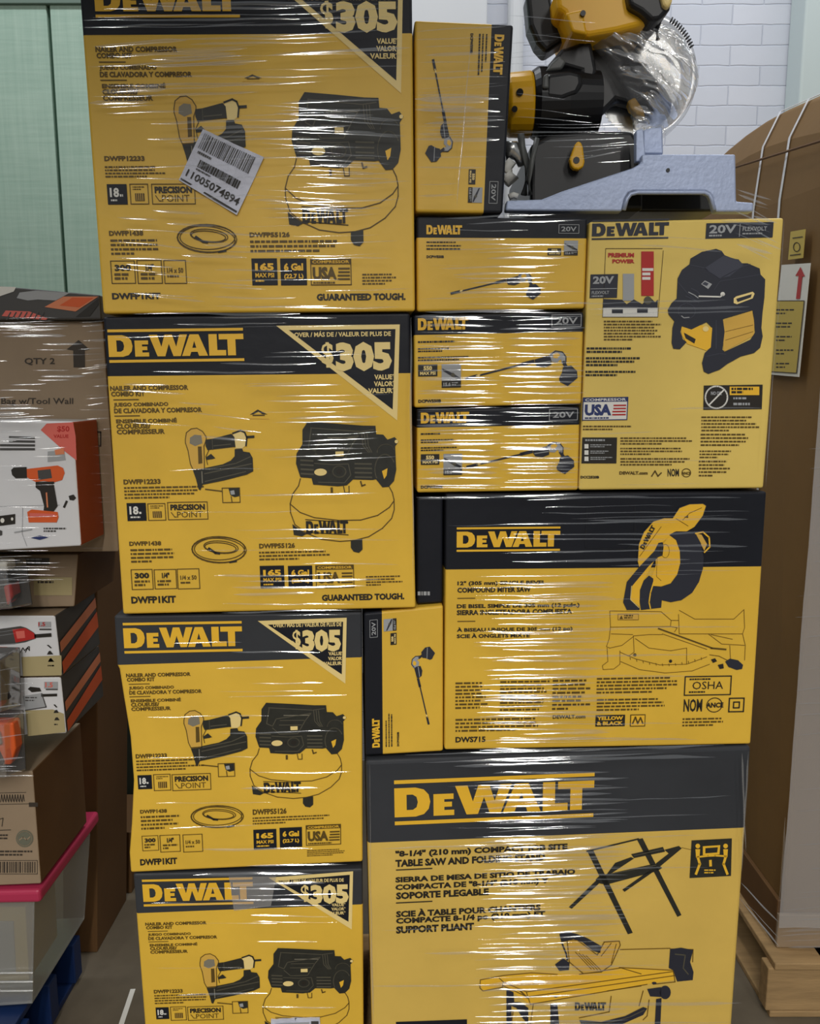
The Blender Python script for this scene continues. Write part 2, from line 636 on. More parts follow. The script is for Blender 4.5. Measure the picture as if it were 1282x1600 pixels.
def brick_mat():
    m = mat('white_painted_brick', (206, 212, 226), 0.55)
    nt = m.node_tree
    b = nt.nodes['Principled BSDF']
    tc = nt.nodes.new('ShaderNodeTexCoord')
    mp = nt.nodes.new('ShaderNodeMapping')
    mp.inputs['Rotation'].default_value = (R(90), 0, 0)
    nt.links.new(tc.outputs['Object'], mp.inputs['Vector'])
    br = nt.nodes.new('ShaderNodeTexBrick')
    br.inputs['Scale'].default_value = 1.0
    br.inputs['Brick Width'].default_value = 0.215
    br.inputs['Row Height'].default_value = 0.066
    br.inputs['Mortar Size'].default_value = 0.0028
    br.inputs['Mortar Smooth'].default_value = 0.6
    br.inputs['Color1'].default_value = (*lin((214, 217, 226)), 1)
    br.inputs['Color2'].default_value = (*lin((206, 210, 220)), 1)
    br.inputs['Mortar'].default_value = (*lin((192, 197, 210)), 1)
    n = nt.nodes.new('ShaderNodeTexNoise')
    n.inputs['Scale'].default_value = 14
    n.inputs['Detail'].default_value = 6
    mpn = nt.nodes.new('ShaderNodeMixRGB')
    mpn.blend_type = 'ADD'
    mpn.inputs[0].default_value = 0.009
    nt.links.new(tc.outputs['Object'], n.inputs['Vector'])
    nt.links.new(mp.outputs[0], mpn.inputs[1])
    nt.links.new(n.outputs['Color'], mpn.inputs[2])
    nt.links.new(mpn.outputs[0], br.inputs['Vector'])
    nt.links.new(br.outputs['Color'], b.inputs['Base Color'])
    inv = nt.nodes.new('ShaderNodeMath')
    inv.operation = 'SUBTRACT'
    inv.inputs[0].default_value = 1.0
    nt.links.new(br.outputs['Fac'], inv.inputs[1])
    ad = nt.nodes.new('ShaderNodeMath')
    ad.operation = 'MULTIPLY_ADD'
    ad.inputs[1].default_value = 0.35
    nt.links.new(n.outputs['Fac'], ad.inputs[0])
    nt.links.new(inv.outputs[0], ad.inputs[2])
    bp = nt.nodes.new('ShaderNodeBump')
    bp.inputs['Strength'].default_value = 0.5
    bp.inputs['Distance'].default_value = 0.006
    nt.links.new(ad.outputs[0], bp.inputs['Height'])
    nt.links.new(bp.outputs[0], b.inputs['Normal'])
    return m


# green painted siding in wide sheets with a gap between them, brick to the right
sid = siding_mat()
mb = MB()
gx = at(88, 222, WALL_Y).x
edges = [gx - 1.22, gx, gx + 0.76]
for a, b in zip(edges, edges[1:]):
    mb.box((a + 0.006, WALL_Y, 0), (b - 0.006, WALL_Y + 0.03, 2.93), sid)
mb.box((gx - 1.22, WALL_Y + 0.016, 0), (gx + 0.76, WALL_Y + 0.05, 2.93), mat('dark_green_groove', (52, 84, 66), 0.7))
struct(mb.build('wall_left', origin=(gx, WALL_Y, 0), bevel=0.004))
mb = MB()
mb.box((gx - 1.22, WALL_Y - 0.012, at(60, 8, WALL_Y).z), (gx + 0.76, WALL_Y + 0.03, 3.2), mat('grey_green_header', (104, 122, 110), 0.6))
struct(mb.build('trim_1', origin=(gx, WALL_Y, 2.93), bevel=0.003))
mb = MB()
mb.box((gx + 0.77, WALL_Y, 0), (3.2, WALL_Y + 0.06, 3.2), brick_mat())
struct(mb.build('wall_back', origin=(0.8, WALL_Y, 0)))
mb = MB()
xa, xb = at(1252, 60, 2.9).x, at(1300, 60, 2.9).x
mb.box((xa, 2.88, 0), (xb + 0.1, 2.995, 3.2), mat('pale_post_paint', (196, 208, 206), 0.5))
struct(mb.build('trim_2', origin=((xa + xb) / 2, 2.94, 0), bevel=0.008))
# unseen beam added above the frame to shade the top cartons
mb = MB()
mb.box((-2.6, 0.10, 2.34), (0.20, 0.34, 2.78), mat('shade_beam_grey', (120, 118, 112), 0.7))
mb.box((-2.2, 0.18, 2.78), (-2.15, 0.26, 4.0), M['wall_white'])
mb.box((0.1, 0.18, 2.78), (0.15, 0.26, 4.0), M['wall_white'])
struct(mb.build('unseen_shade_beam', origin=(-1.0, 0.2, 2.34)))
# white conduit and downpipe on the brick
for nm, xp0, xp1, ya, lab in (('wall_pipe', 808, 823, 2.93, 'white vertical pipe on the brick wall beside the upright yellow carton'),
                              ('wall_duct', 640, 762, 2.90, 'pale grey metal duct on the wall above the upright yellow carton')):
    a, b = at(xp0, 20, ya), at(xp1, 20, ya)
    mb = MB()
    if nm == 'wall_pipe':
        mb.tube([(a.x, ya + 0.03, 0.0), (a.x, ya + 0.03, 3.1)], (b.x - a.x) / 2 + 0.012, M['wall_white'], 16)
        o = mb.build(nm, origin=(a.x, ya + 0.03, 0), smooth=False)
    else:
        mb.box((a.x, ya, 1.0), (b.x, WALL_Y - 0.002, 3.1), M['wall_white'])
        o = mb.build(nm, origin=(a.x, ya, 1.0), bevel=0.006)
    tag(o, lab, 'pipe' if nm == 'wall_pipe' else 'duct')


# ------------------------------------------------------------------ printed pictures
def art_compressor(pen):
    """pancake compressor; coordinates 105..1130 x 115..1315"""
    d, md, g, y, l = M['art_dark'], M['art_mid'], M['art_grey'], M['print_yellow'], M['ink_soft']
    # tank
    w = 9
    pen.line([(215, 625), (195, 690), (140, 760), (112, 850), (112, 930), (148, 1040), (250, 1120), (390, 1180), (560, 1203), (700, 1195), (830, 1165), (960, 1090), (1050, 1000), (1076, 920), (1076, 830), (1062, 765), (1030, 705)], w, l, 1)
    pen.line([(115, 855), (200, 930), (330, 980), (560, 1010), (760, 1010), (920, 970), (1030, 900), (1076, 840)], w, l, 1)
    pen.poly([(125, 1035), (180, 1078), (252, 1128), (210, 1150), (135, 1135)], d, 2)
    pen.poly([(662, 1198), (770, 1185), (770, 1280), (735, 1312), (685, 1300), (660, 1262)], d, 2)
    q = pen.sub((0, 0, 1, 1), (250, 990, 640, 1140))
    logo(pen, 250, 1010, 640, 1130, M['ink'], False, 2)
    pen.line([(248, 996), (642, 1030)], 7, M['ink'], 2)
    pen.line([(250, 1112), (640, 1144)], 7, M['ink'], 2)
    # shroud
    pen.poly([(300, 120), (560, 140), (800, 162), (920, 165), (926, 240), (990, 245), (1028, 290), (1095, 268), (1130, 308), (1098, 350), (1103, 560), (1080, 660), (1030, 712), (970, 716), (912, 642), (880, 648), (700, 640), (640, 692), (560, 700), (330, 680), (318, 622), (215, 612), (180, 490), (188, 400), (245, 318), (250, 190)], d, 2)
    pen.line([(325, 175), (780, 215), (900, 200)], 9, md, 3)
    pen.line([(330, 180), (300, 350), (360, 380), (400, 300), (760, 250), (700, 330), (620, 470), (430, 470), (360, 400)], 9, md, 3)
    pen.line([(480, 265), (740, 270)], 8, g, 3)
    pen.line([(440, 320), (690, 325)], 8, md, 3)
    pen.line([(430, 370), (660, 375)], 8, md, 3)
    for k in range(3):
        pen.line([(790 + 25 * k, 220), (800 + 25 * k, 340), (850 + 15 * k, 400)], 8, md, 3)
    for k in range(4):
        pen.line([(225, 460 + 40 * k), (335, 468 + 40 * k)], 15, md, 3)
        pen.line([(722, 500 + 40 * k), (872, 505 + 40 * k)], 15, md, 3)
    pen.rect(545, 388, 620, 430, M['print_pale'], 3)
    pen.line([(350, 490), (520, 505), (660, 500), (680, 600), (620, 670), (380, 660)], 8, md, 3)
    pen.ell(402, 570, 58, 32, M['print_pale'], 3)
    pen.arc(575, 568, 60, 50, 12, md, 3)
    pen.ell(575, 568, 28, 26, M['ink'], 3)
    pen.ell(490, 572, 12, 14, M['ink'], 3)
    pen.arc(1000, 560, 95, 140, 10, md, 3, 150, 330)
    pen.arc(1010, 400, 80, 70, 9, md, 3, 180, 340)
    pen.poly([(970, 570), (1022, 545), (1012, 610), (988, 642)], y, 3)
    pen.ell(1110, 308, 16, 16, M['print_pale'], 3)
    pen.line([(500, 715), (500, 750)], 22, l, 2)
    pen.line([(610, 700), (620, 760), (660, 760), (660, 700)], 9, l, 1)
    pen.line([(770, 660), (780, 700), (810, 690)], 14, l, 1)


def art_nailer(pen):
    """brad nailer; coordinates 150..1180 x 285..1350"""
    d, md, g = M['art_dark'], M['art_mid'], M['art_grey']
    body = [(160, 440), (180, 350), (255, 298), (340, 290), (420, 335), (470, 410), (470, 450), (430, 540), (420, 860), (250, 870), (215, 790), (190, 600), (158, 490)]
    pen.poly(body, M['art_tan'], 0)
    pen.line(body, 13, M['ink_soft'], 1, True)
    pen.poly([(340, 545), (395, 545), (395, 780), (335, 790)], M['ink_soft'], 2)
    pen.poly([(230, 420), (300, 380), (400, 390), (410, 500), (300, 540), (220, 500)], M['art_grey'], 1)
    pen.poly([(870, 370), (990, 332), (1050, 360), (1078, 430), (1060, 540), (1000, 582), (905, 577)], M['print_pale'], 0)
    pen.line([(870, 370), (990, 332), (1050, 360), (1078, 430), (1060, 545)], 24, d, 2)
    pen.line([(1078, 425), (1180, 420)], 34, d, 2)
    pen.poly([(458, 450), (560, 440), (850, 375), (892, 420), (902, 560), (850, 562), (480, 597), (456, 540)], d, 2)
    pen.line([(580, 540), (830, 520)], 16, md, 3)
    pen.line([(560, 450), (560, 590)], 10, md, 3)
    pen.poly([(420, 850), (700, 800), (820, 750), (882, 690), (888, 590), (1000, 582), (1015, 625), (1110, 640), (1152, 720), (1152, 905), (1050, 952), (700, 1030), (380, 1085), (345, 1162), (318, 1150), (288, 1010), (248, 880), (400, 870)], d, 2)
    pen.line([(440, 870), (900, 790), (1120, 700)], 14, md, 3)
    pen.line([(420, 930), (1130, 800)], 16, md, 3)
    pen.line([(420, 1040), (1040, 910)], 14, md, 3)
    pen.line([(380, 900), (380, 1060)], 14, g, 3)
    pen.poly([(450, 700), (530, 650), (592, 712), (545, 724), (455, 735)], d, 2)
    pen.line([(500, 600), (450, 690), (470, 800)], 12, M['ink_soft'], 1)
    # tip inset
    pen.frame(670, 1138, 932, 1345, 12, M['ink_soft'], 1)
    pen.poly([(765, 1142), (925, 1142), (925, 1255), (850, 1270), (790, 1240)], d, 1)
    pen.poly([(790, 1180), (850, 1170), (860, 1230), (800, 1235)], M['print_grey'], 2)
    pen.line([(800, 1260), (810, 1340)], 14, M['ink_soft'], 1)
    pen.line([(420, 1150), (660, 1182)], 18, M['ink_soft'], 1)


def art_hose(pen):
    """coiled air hose in a 0..220 x 0..110 box"""
    l = M['ink_soft']
    for cx, cy, rx, ry, rot in ((110, 54, 108, 52, 2), (112, 50, 100, 44, 0), (108, 56, 104, 47, 4), (118, 44, 68, 24, 6), (116, 46, 62, 19, 6)):
        pen.arc(cx, cy, rx, ry, 3.4, l, 1, rot=rot)
    pen.line([(70, 48), (95, 66), (110, 68)], 9, M['ink'], 2)
    pen.line([(150, 104), (176, 100)], 7, M['ink'], 2)


def badge_usa(pen, r, ink, paper=None, stripes=None, word=None):
    """made-in badge: header bar, USA, flag stripes; 0..100 x 0..60 box mapped to r"""
    q = pen.sub((0, 0, 100, 60), r)
    if paper:
        q.rect(0, 0, 100, 60, paper, 1)
    q.frame(1, 1, 99, 59, 2.2, ink, 2)
    q.rect(1, 1, 99, 12, ink, 2)
    q.text('COMPRESSOR', 5, 3, 95, 10, paper or M['print_yellow'], 3, 0.02)
    q.text('USA', 5, 18, 64, 48, word or ink, 2, 0.055)
    for k in range(4):
        q.rect(66 - (0 if k > 1 else -2), 20 + 8 * k, 96, 24 + 8 * k, (stripes or ink), 2)
    q.greek(6, 52, 94, 57, 1, ink, 2, 0.8)


def kit_print(face, L, root, guaranteed=True, sheet=None):
    """everything printed on the front of a nailer and compressor carton; L holds pixel boxes measured on that carton"""
    y, pale, w, ink, soft = M['print_yellow'], M['print_pale'], M['print_white'], M['ink'], M['ink_soft']
    rr = lambda k: face.rect(*L[k])
    # brand lettering
    mb = MB()
    logo(face.pen(mb), *rr('logo'), y)
    mb.build('brand_lettering', root)
    # price corner
    mb = MB()
    pn = face.pen(mb)
    t = [face.uv(*q) for q in L['tri']]
    pn.poly(t, pale, 0)
    cx, cy = sum(q[0] for q in t) / 3, sum(q[1] for q in t) / 3
    e = 0.035
    inner = [(t[0][0] + e * 1.15, t[0][1] + e * .42), (t[1][0] - e * .42, t[1][1] + e * .42), (t[2][0] - e * .42, t[2][1] - e * 1.05)]
    pn.poly(inner, M['navy'], 1)
    u0, v0, u1, v1 = rr('price')
    pn.text('$', u0, v0 + (v1 - v0) * 0.0, u0 + (u1 - u0) * 0.17, v0 + (v1 - v0) * 0.86, pale, 2, 0.03)
    pn.text('305', u0 + (u1 - u0) * 0.2, v0, u1, v1, pale, 2, 0.055)
    u0, v0, u1, v1 = rr('value')
    h = (v1 - v0) / 3
    for k, s in enumerate(('VALUE*', 'VALOR*', 'VALEUR*')):
        pn.text(s, u0 + (u1 - u0) * (0.24, 0.22, 0.0)[k], v0 + h * k, u1, v0 + h * (k + 0.78), pale, 2, 0.035)
    pn.text('OVER / MÁS DE / VALEUR DE PLUS DE', *rr('over'), pale, 2, 0.03)
    mb.build('price_corner', root)
    # product names
    mb = MB()
    pn = face.pen(mb)
    q = pn.sub((0, 0, 145, 78), rr('title'))
    for s, x0, y0, x1, y1 in (('NAILER AND COMPRESSOR', 0, 0, 123, 8), ('COMBO KIT', 1, 9, 54, 17), ('JUEGO COMBINADO', 4, 27, 90, 35), ('DE CLAVADORA Y COMPRESOR', 4, 36, 143, 44), ('ENSEMBLE COMBINÉ', 6, 52, 102, 60), ('CLOUEUSE/', 6, 61, 60, 69), ('COMPRESSEUR', 6, 70, 82, 78)):
        q.text(s, x0, y0, x1, y1, soft, 1, 0.04)
    for yy in (21.5, 47.5):
        q.rect(4, yy, 44, yy + 1.6, soft, 1)
    mb.build('product_title', root)
    for k, s in (('m1', 'DWFP12233'), ('m2', 'DWFP1438'), ('m3', 'DWFP55126'), ('kit', 'DWFP1KIT')):
        if k in L:
            mb = MB()
            face.pen(mb).text(s, *rr(k), ink if k == 'kit' else soft, 1, 0.045)
            mb.build('model_number', root)
    if 'tough' in L:
        mb = MB()
        face.pen(mb).text('GUARANTEED TOUGH.', *rr('tough'), ink, 1, 0.05)
        mb.build('slogan', root)
    for k, n in (('g1', 4), ('g2', 4), ('g3', 3), ('g4', 4)):
        if k in L:
            mb = MB()
            face.pen(mb).greek(*rr(k), n, soft, 1, 0.5)
            mb.build('fine_print', root)
    # small badges
    if 'b18' in L:
        mb = MB()
        pn = face.pen(mb)
        u = rr('b18')
        pn.rect(*u, M['navy'], 1)
        q = pn.sub((0, 0, 30, 28), u)
        q.text('18', 4, 5, 18, 18, w, 2, 0.04)
        q.greek(19, 14, 27, 18, 1, w, 2, 0.8)
        q.greek(5, 21, 26, 24, 1, w, 2, 0.8)
        mb.build('gauge_badge', root)
    if 'bnail' in L:
        mb = MB()
        q = face.pen(mb).sub((0, 0, 27, 26), rr('bnail'))
        q.frame(0, 0, 27, 26, 1.2, soft, 1)
        q.greek(4, 3, 24, 9, 2, soft, 1)
        q.rect(7, 12, 21, 22, soft, 1)
        for k in range(4):
            q.rect(9 + 3 * k, 12, 9.8 + 3 * k, 22, M['art_tan'], 2)
        mb.build('nail_badge', root)
    if 'bpp' in L:
        mb = MB()
        q = face.pen(mb).sub((0, 0, 62, 26), rr('bpp'))
        q.frame(0, 0, 62, 26, 1.2, soft, 1)
        q.text('PRECISION', 4, 3, 58, 12, ink, 1, 0.05)
        q.text('POINT', 14, 14, 54, 23, soft, 1, 0.0)
        q.line([(5, 15), (10, 22), (13, 22)], 1.2, soft, 1)
        mb.build('precision_badge', root)
    for k, a, b in (('p1', '300', 3), ('p2', '1/4"', 3), ('p3', '1/4 x 50', 2)):
        if k in L:
            mb = MB()
            q = face.pen(mb).sub((0, 0, 32, 31), rr(k))
            q.frame(0, 0, 32, 31, 1.2, soft, 1)
            if k == 'p3':
                q.text(a, 4, 10, 28, 17, soft, 1, 0.03)
                q.greek(4, 20, 28, 24, 1, soft, 1, .7)
            else:
                q.text(a, 5 if k == 'p1' else 11, 5, 27 if k == 'p1' else 22, 14, ink, 1, 0.05)
                q.greek(4, 17, 29, 28, b - 1, soft, 1, .6)
            mb.build('hose_badge', root)
    for k, a in (('b165', '165'), ('bgal', '6 Gal')):
        if k in L:
            u = rr(k)
            mb = MB()
            pn = face.pen(mb)
            pn.rect(*u, M['navy'], 1)
            q = pn.sub((0, 0, 38, 35), u)
            q.text(a, 5, 6, 33, 16, y, 2, 0.05)
            if k == 'bgal':
                q.text('(22.7 L)', 5, 20, 33, 28, y, 2, 0.04)
            else:
                q.text('MAX PSI', 5, 19, 33, 25, y, 2, 0.03)
                q.greek(5, 28, 33, 31, 1, y, 2, .8)
            mb.build('pressure_badge' if k == 'b165' else 'tank_badge', root)
    if 'usa' in L:
        mb = MB()
        badge_usa(face.pen(mb), rr('usa'), soft)
        mb.build('origin_badge', root)
    # pictures
    mb = MB()
    art_compressor(face.pen(mb).sub((108, 118, 1128, 1313), rr('comp')))
    mb.build('compressor_picture', root)
    mb = MB()
    art_nailer(face.pen(mb).sub((150, 287, 1180, 1160), rr('nail')))
    mb.build('nailer_picture', root)
    if 'hose' in L:
        mb = MB()
        art_hose(face.pen(mb).sub((0, 0, 220, 110), rr('hose')))
        mb.build('hose_picture', root)
    if 'hole' in L:
        mb = MB()
        q = face.pen(mb).sub((0, 0, 30, 16), rr('hole'))
        q.poly([(2, 9), (14, 1), (28, 9), (20, 8), (15, 4), (8, 8)], M['ink'], 1)
        q.rect(6, 9, 24, 11, soft, 1)
        q.line([(0, 15), (30, 16)], 0.8, M['art_tan'], 1)
        mb.build('handle_flap', root)


# ---- the four combo kit cartons, bottom ones first
KIT_W = dict(logo=(168, 515, 380, 567), tri=[(432, 509), (625, 507), (621, 657)], price=(502, 535, 612, 581), value=(575, 585, 617, 617), over=(460, 518, 611, 527),
             title=(172, 603, 316, 679), m1=(193, 749, 251, 757), g1=(194, 761, 321, 782), b18=(198, 786, 228, 814), bnail=(231, 787, 258, 813), bpp=(262, 785, 324, 812),
             m2=(202, 846, 252, 853), g2=(204, 858, 281, 882), p1=(205, 890, 238, 921), p2=(241, 890, 275, 920), p3=(277, 889, 311, 920), kit=(205, 932, 275, 943),
             m3=(405, 849, 461, 857), g3=(405, 862, 534, 878), b165=(406, 884, 444, 919), bgal=(450, 884, 488, 919), usa=(493, 883, 553, 919), g4=(572, 900, 629, 917),
             tough=(503, 929, 632, 939), comp=(448, 659, 622, 866), nail=(288, 669, 396, 766), hose=(298, 838, 385, 882), hole=(388, 639, 420, 655))
KIT_N = dict(logo=(192, 973, 378, 1021), tri=[(403, 970), (542, 965), (540, 1068)], price=(457, 984, 533, 1019), value=(506, 1018, 537, 1041), over=(427, 972, 534, 980),
             title=(197, 1052, 316, 1111), m1=(212, 1178, 261, 1185), g1=(213, 1188, 320, 1207), b18=(215, 1211, 237, 1233), bnail=(240, 1210, 266, 1235), bpp=(269, 1210, 329, 1235),
             m2=(219, 1265, 261, 1271), g2=(220, 1275, 287, 1299), p1=(222, 1306, 247, 1329), p2=(250, 1305, 281, 1331), p3=(286, 1304, 316, 1331), kit=(219, 1342, 277, 1352),
             m3=(395, 1264, 448, 1273), g3=(395, 1277, 517, 1290), b165=(396, 1296, 432, 1327), bgal=(437, 1293, 472, 1324), usa=(478, 1289, 533, 1321), g4=(480, 1328, 542, 1339),
             comp=(387, 1098, 541, 1265), nail=(286, 1110, 388, 1197), hose=(297, 1259, 381, 1296))
KG = 'nailer and compressor cartons of the left column'
Y0 = 1.315
f2 = Face(front(Y0), (161, 495), (641, 489), (650, 950), (192, 960))
f1 = Face(front(Y0 - 0.004), (122, -40), (644, -40), (649, 486), (161, 490))
f3 = Face(front(Y0 + 0.012), (178, 962), (566, 956), (567, 1347), (204, 1364))
f4 = Face(front(Y0 + 0.016), (208, 1366), (567, 1358), (569, 1690), (234, 1702))


def remap(L, fa, fb):
    """carry pixel boxes from one carton to another by their place on the front"""
    out = {}
    for k, r in L.items():
        if k == 'tri':
            out[k] = [px_of(fb.P(*fa.uv(*q))) for q in r]
            continue
        u0, v0, u1, v1 = fa.rect(*r)
        a, b, c = px_of(fb.P(u0, v0)), px_of(fb.P(u0, v1)), px_of(fb.P(u1, v0))
        out[k] = (a[0], a[1], c[0], b[1])
    return out


wob3 = [(0.20, 0.003, 0), (0.30, 0.007, 0), (0.46, 0.014, 0), (0.63, 0.015, 0), (0.8, 0.007, 0), (0.92, 0.0, 0)]
PALLET_Z = 0.108


def down_to(wall, top, bottom, z):
    """carry a carton's edge from its top through a lower point down to height z"""
    a, b = wall.hit(*top), wall.hit(*bottom)
    return px_of(a + (b - a) * ((z - a.z) / (b.z - a.z)))


f4b = Face(f4.wall, (208, 1366), (567, 1358), down_to(f4.wall, (567, 1358), (569, 1690), PALLET_Z), down_to(f4.wall, (208, 1366), (234, 1702), PALLET_Z))
b4 = carton('kit_carton', 'lowest yellow nailer and compressor carton of the left column, cut off by the frame', KG, f4b, 0.5, M['yellow'], M['grey_band'],
            (f4b.uv(214, 1427)[1], f4b.uv(567, 1413)[1]))
KIT_4 = remap(KIT_N, f3, f4)
KIT_4.update(logo=(222, 1374, 395, 1416), tri=[(420, 1371), (552, 1361), (550, 1452)], price=(470, 1382, 545, 1413), comp=(407, 1481, 552, 1628), nail=(311, 1490, 407, 1568), title=(227, 1441, 340, 1490))
kit_print(f4, KIT_4, b4)
b3 = carton('kit_carton', 'narrow yellow nailer and compressor carton, third from the top of the left column', KG, f3, 0.52, M['yellow'], M['grey_band'],
            (f3.uv(187, 1039)[1], f3.uv(566, 1027)[1]), wob3)
kit_print(f3, KIT_N, b3)
b2 = carton('kit_carton', 'wide yellow nailer and compressor carton under the one with the white barcode sticker', KG, f2, 0.42, M['yellow'], M['navy'],
            (f2.uv(166, 588)[1], f2.uv(645, 583)[1]))
kit_print(f2, KIT_W, b2)
b1 = carton('kit_carton', 'topmost yellow nailer and compressor carton bearing a tilted white barcode sticker', KG, f1, 0.42, M['yellow'], M['navy'],
            (f1.uv(130, 55)[1], f1.uv(640, 52)[1]))
KIT_1 = remap(KIT_W, f2, f1)
KIT_1.update(logo=(146, -28, 373, 28), tri=[(428, -28), (630, -28), (627, 146)], price=(500, 2, 621, 52), value=(578, 60, 623, 95), title=(149, 73, 300, 158), nail=(270, 150, 384, 262), comp=(440, 144, 630, 386), hose=(275, 350, 370, 397),
             m1=(163, 244, 226, 252), g1=(164, 260, 262, 280), b18=(167, 288, 198, 320), bnail=(203, 288, 231, 319), bpp=(237, 288, 304, 319), kit=(175, 458, 251, 468), m3=(390, 363, 453, 371), g3=(391, 376, 530, 398),
             b165=(393, 404, 433, 446), bgal=(438, 404, 479, 446), usa=(485, 405, 549, 446), tough=(495, 459, 634, 470), hole=(379, 116, 412, 128), p1=(173, 408, 210, 443), p2=(214, 407, 252, 443), p3=(256, 407, 290, 443))
kit_print(f1, KIT_1, b1)


# ---- white sticker on the top carton: a slightly lifted sheet with bars and a number
def sticker(name, root, face, quad, lift=0.004, rows=(), label=None):
    c = [face.wall.hit(*q) + face.n * lift for q in quad]
    mb = MB()
    N = 10
    P = lambda u, v: c[0].lerp(c[1], u).lerp(c[3].lerp(c[2], u), v) + face.n * (0.0012 * math.sin(u * 9 + v * 5) + 0.0025 * max(0, 0.35 - v) * math.sin(u * 21))
    vs = [P(i / N, j / N) for j in range(N + 1) for i in range(N + 1)]
    vs += [q - face.n * (lift * 0.8) for q in vs]
    K = (N + 1) ** 2
    fs = []
    for j in range(N):
        for i in range(N):
            a = j * (N + 1) + i
            fs += [(a, a + N + 1, a + N + 2, a + 1), (K + a, K + a + 1, K + a + N + 2, K + a + N + 1)]
    for i in range(N):
        for a, b in ((i, i + 1), (N * (N + 1) + i + 1, N * (N + 1) + i), ((i + 1) * (N + 1), i * (N + 1)), (i * (N + 1) + N, (i + 1) * (N + 1) + N)):
            fs.append((a, b, K + b, K + a))
    mb.add(vs, fs, M['label_paper'])
    o = mb.build(name, root)
    if label:
        o['label'] = label
    mb2 = MB()
    return o, Pen(mb2, lambda u, v: (P(u, v), face.n), 0.0008), mb2


o, pn, m2 = sticker('barcode_sticker', b1, f1, [(318, 203), (413, 247), (371, 337), (280, 282)], label='tilted white paper sticker with bars and the number 11005074894')
x = 0.06
while x < 0.9:
    w_ = rng.choice((0.008, 0.012, 0.02))
    pn.rect(x, 0.06, min(x + w_, 0.93), 0.34, M['charcoal'], 1)
    x += w_ + rng.choice((0.01, 0.014, 0.02))
pn.greek(0.08, 0.38, 0.6, 0.44, 1, M['charcoal'], 1, 0.7, 0.03)
x = 0.16
while x < 0.82:
    w_ = rng.choice((0.008, 0.02, 0.03))
    pn.rect(x, 0.50, min(x + w_, 0.84), 0.635, M['ink'], 1)
    x += w_ + rng.choice((0.006, 0.01))
pn.greek(0.16, 0.66, 0.6, 0.70, 1, M['charcoal'], 1, 0.7, 0.03)
pn.text('11005074894', 0.06, 0.74, 0.95, 0.875, M['ink'], 1, 0.02)
pn.rect(0.02, 0.945, 0.98, 0.975, M['ink'], 1)
m2.build('sticker_print', o)
o, pn, m2 = sticker('document_sleeve', b4, f4, [(424, 1591), (500, 1588), (503, 1640), (422, 1644)], 0.003, label='white document sleeve at the carton front')
pn.rect(0.08, 0.1, 0.78, 0.2, M['print_grey'], 1)
pn.rect(0.82, 0.08, 0.97, 0.2, M['charcoal'], 1)
pn.greek(0.1, 0.28, 0.9, 0.5, 2, M['charcoal'], 1)
m2.build('sleeve_print', o)
# clear packing tape over the top edge of the lowest carton
mb = MB()
tp = [f4.wall.hit(*q) + f4.n * 0.0022 for q in ((358, 1369), (432, 1368), (424, 1414), (366, 1422))]
mb.prism(tp, -f4.n * 0.0006, M['tape'])
mb.build('packing_tape', b4)

# ------------------------------------------------------------------ right column: table saw carton
wt_ = front(1.318)
fs_ = Face(wt_, (571, 1189), (1175, 1166), down_to(wt_, (1175, 1166), (1145, 1600), PALLET_Z), down_to(wt_, (571, 1189), (581, 1600), PALLET_Z))
bs = carton('table_saw_carton', 'largest yellow carton at the foot of the stack, picturing a table saw and folding stand', None, fs_, 0.46, M['yellow2'], M['grey_band'],
            (fs_.uv(576, 1317)[1], fs_.uv(1168, 1293)[1]), bevel=0.007)
mb = MB()
logo(fs_.pen(mb), *fs_.rect(616, 1219, 929, 1289), M['print_yellow'])
mb.build('brand_lettering', bs)
mb = MB()
pn = fs_.pen(mb)
for grp in ((('"8-1/4" (210 mm) COMPACT JOB SITE', (618, 1329, 887, 1341)), ('TABLE SAW AND FOLDING STAND', (618, 1343, 852, 1354.5)), (None, (619, 1358, 676, 1359.8))),
            (('SIERRA DE MESA DE SITIO DE TRABAJO', (618, 1370, 899, 1381)), ('COMPACTA DE "8-1/4" (210 mm) Y', (618, 1381.5, 858, 1393)), ('SOPORTE PLEGABLE', (619, 1394, 764, 1405)), (None, (619, 1409.5, 676, 1411.3))),
            (('SCIE À TABLE POUR CHANTIERS', (619, 1421, 845, 1433)), ('COMPACTE 8-1/4 po (210 mm) ET', (619, 1434, 852, 1445.5)), ('SUPPORT PLIANT', (619, 1447, 741, 1458.5)))):
    mb = MB()
    pn = fs_.pen(mb)
    for s, r in grp:
        if s:
            pn.text(s, *fs_.rect(*r), M['ink'], 1, 0.05)
        else:
            pn.rect(*fs_.rect(*r), M['ink'], 1)
    mb.build('product_title', bs)
# folding stand
mb = MB()
q = fs_.pix(mb, 880, 1290, 4.42)
k = M['art_dark']
for pts in ([(40, 560), (60, 572), (262, 385), (240, 365)], [(165, 170), (210, 170), (482, 738), (448, 748)], [(510, 92), (550, 85), (818, 615), (790, 628)],
            [(410, 440), (425, 455), (640, 305), (600, 305)], [(225, 370), (250, 345), (600, 268), (650, 262), (685, 290), (650, 312), (300, 405), (240, 395)],
            [(470, 195), (690, 145), (705, 178), (490, 222)], [(700, 165), (800, 138), (820, 155), (672, 278), (640, 260), (730, 190)], [(360, 255), (470, 215), (490, 225), (330, 330), (290, 350)]):
    q.poly(pts, k, 1)
q.line([(165, 175), (520, 90)], 11, k, 1)
q.line([(820, 150), (1165, 200)][:1] + [(900, 168)], 3, M['ink_line'], 1)
q.line([(330, 330), (640, 270)], 6, M['art_mid'], 2)
q.line([(490, 205), (690, 160)], 5, M['art_mid'], 2)
mb.build('folding_stand_picture', bs)
mb = MB()
q = fs_.pix(mb, 880, 1290, 4.42)
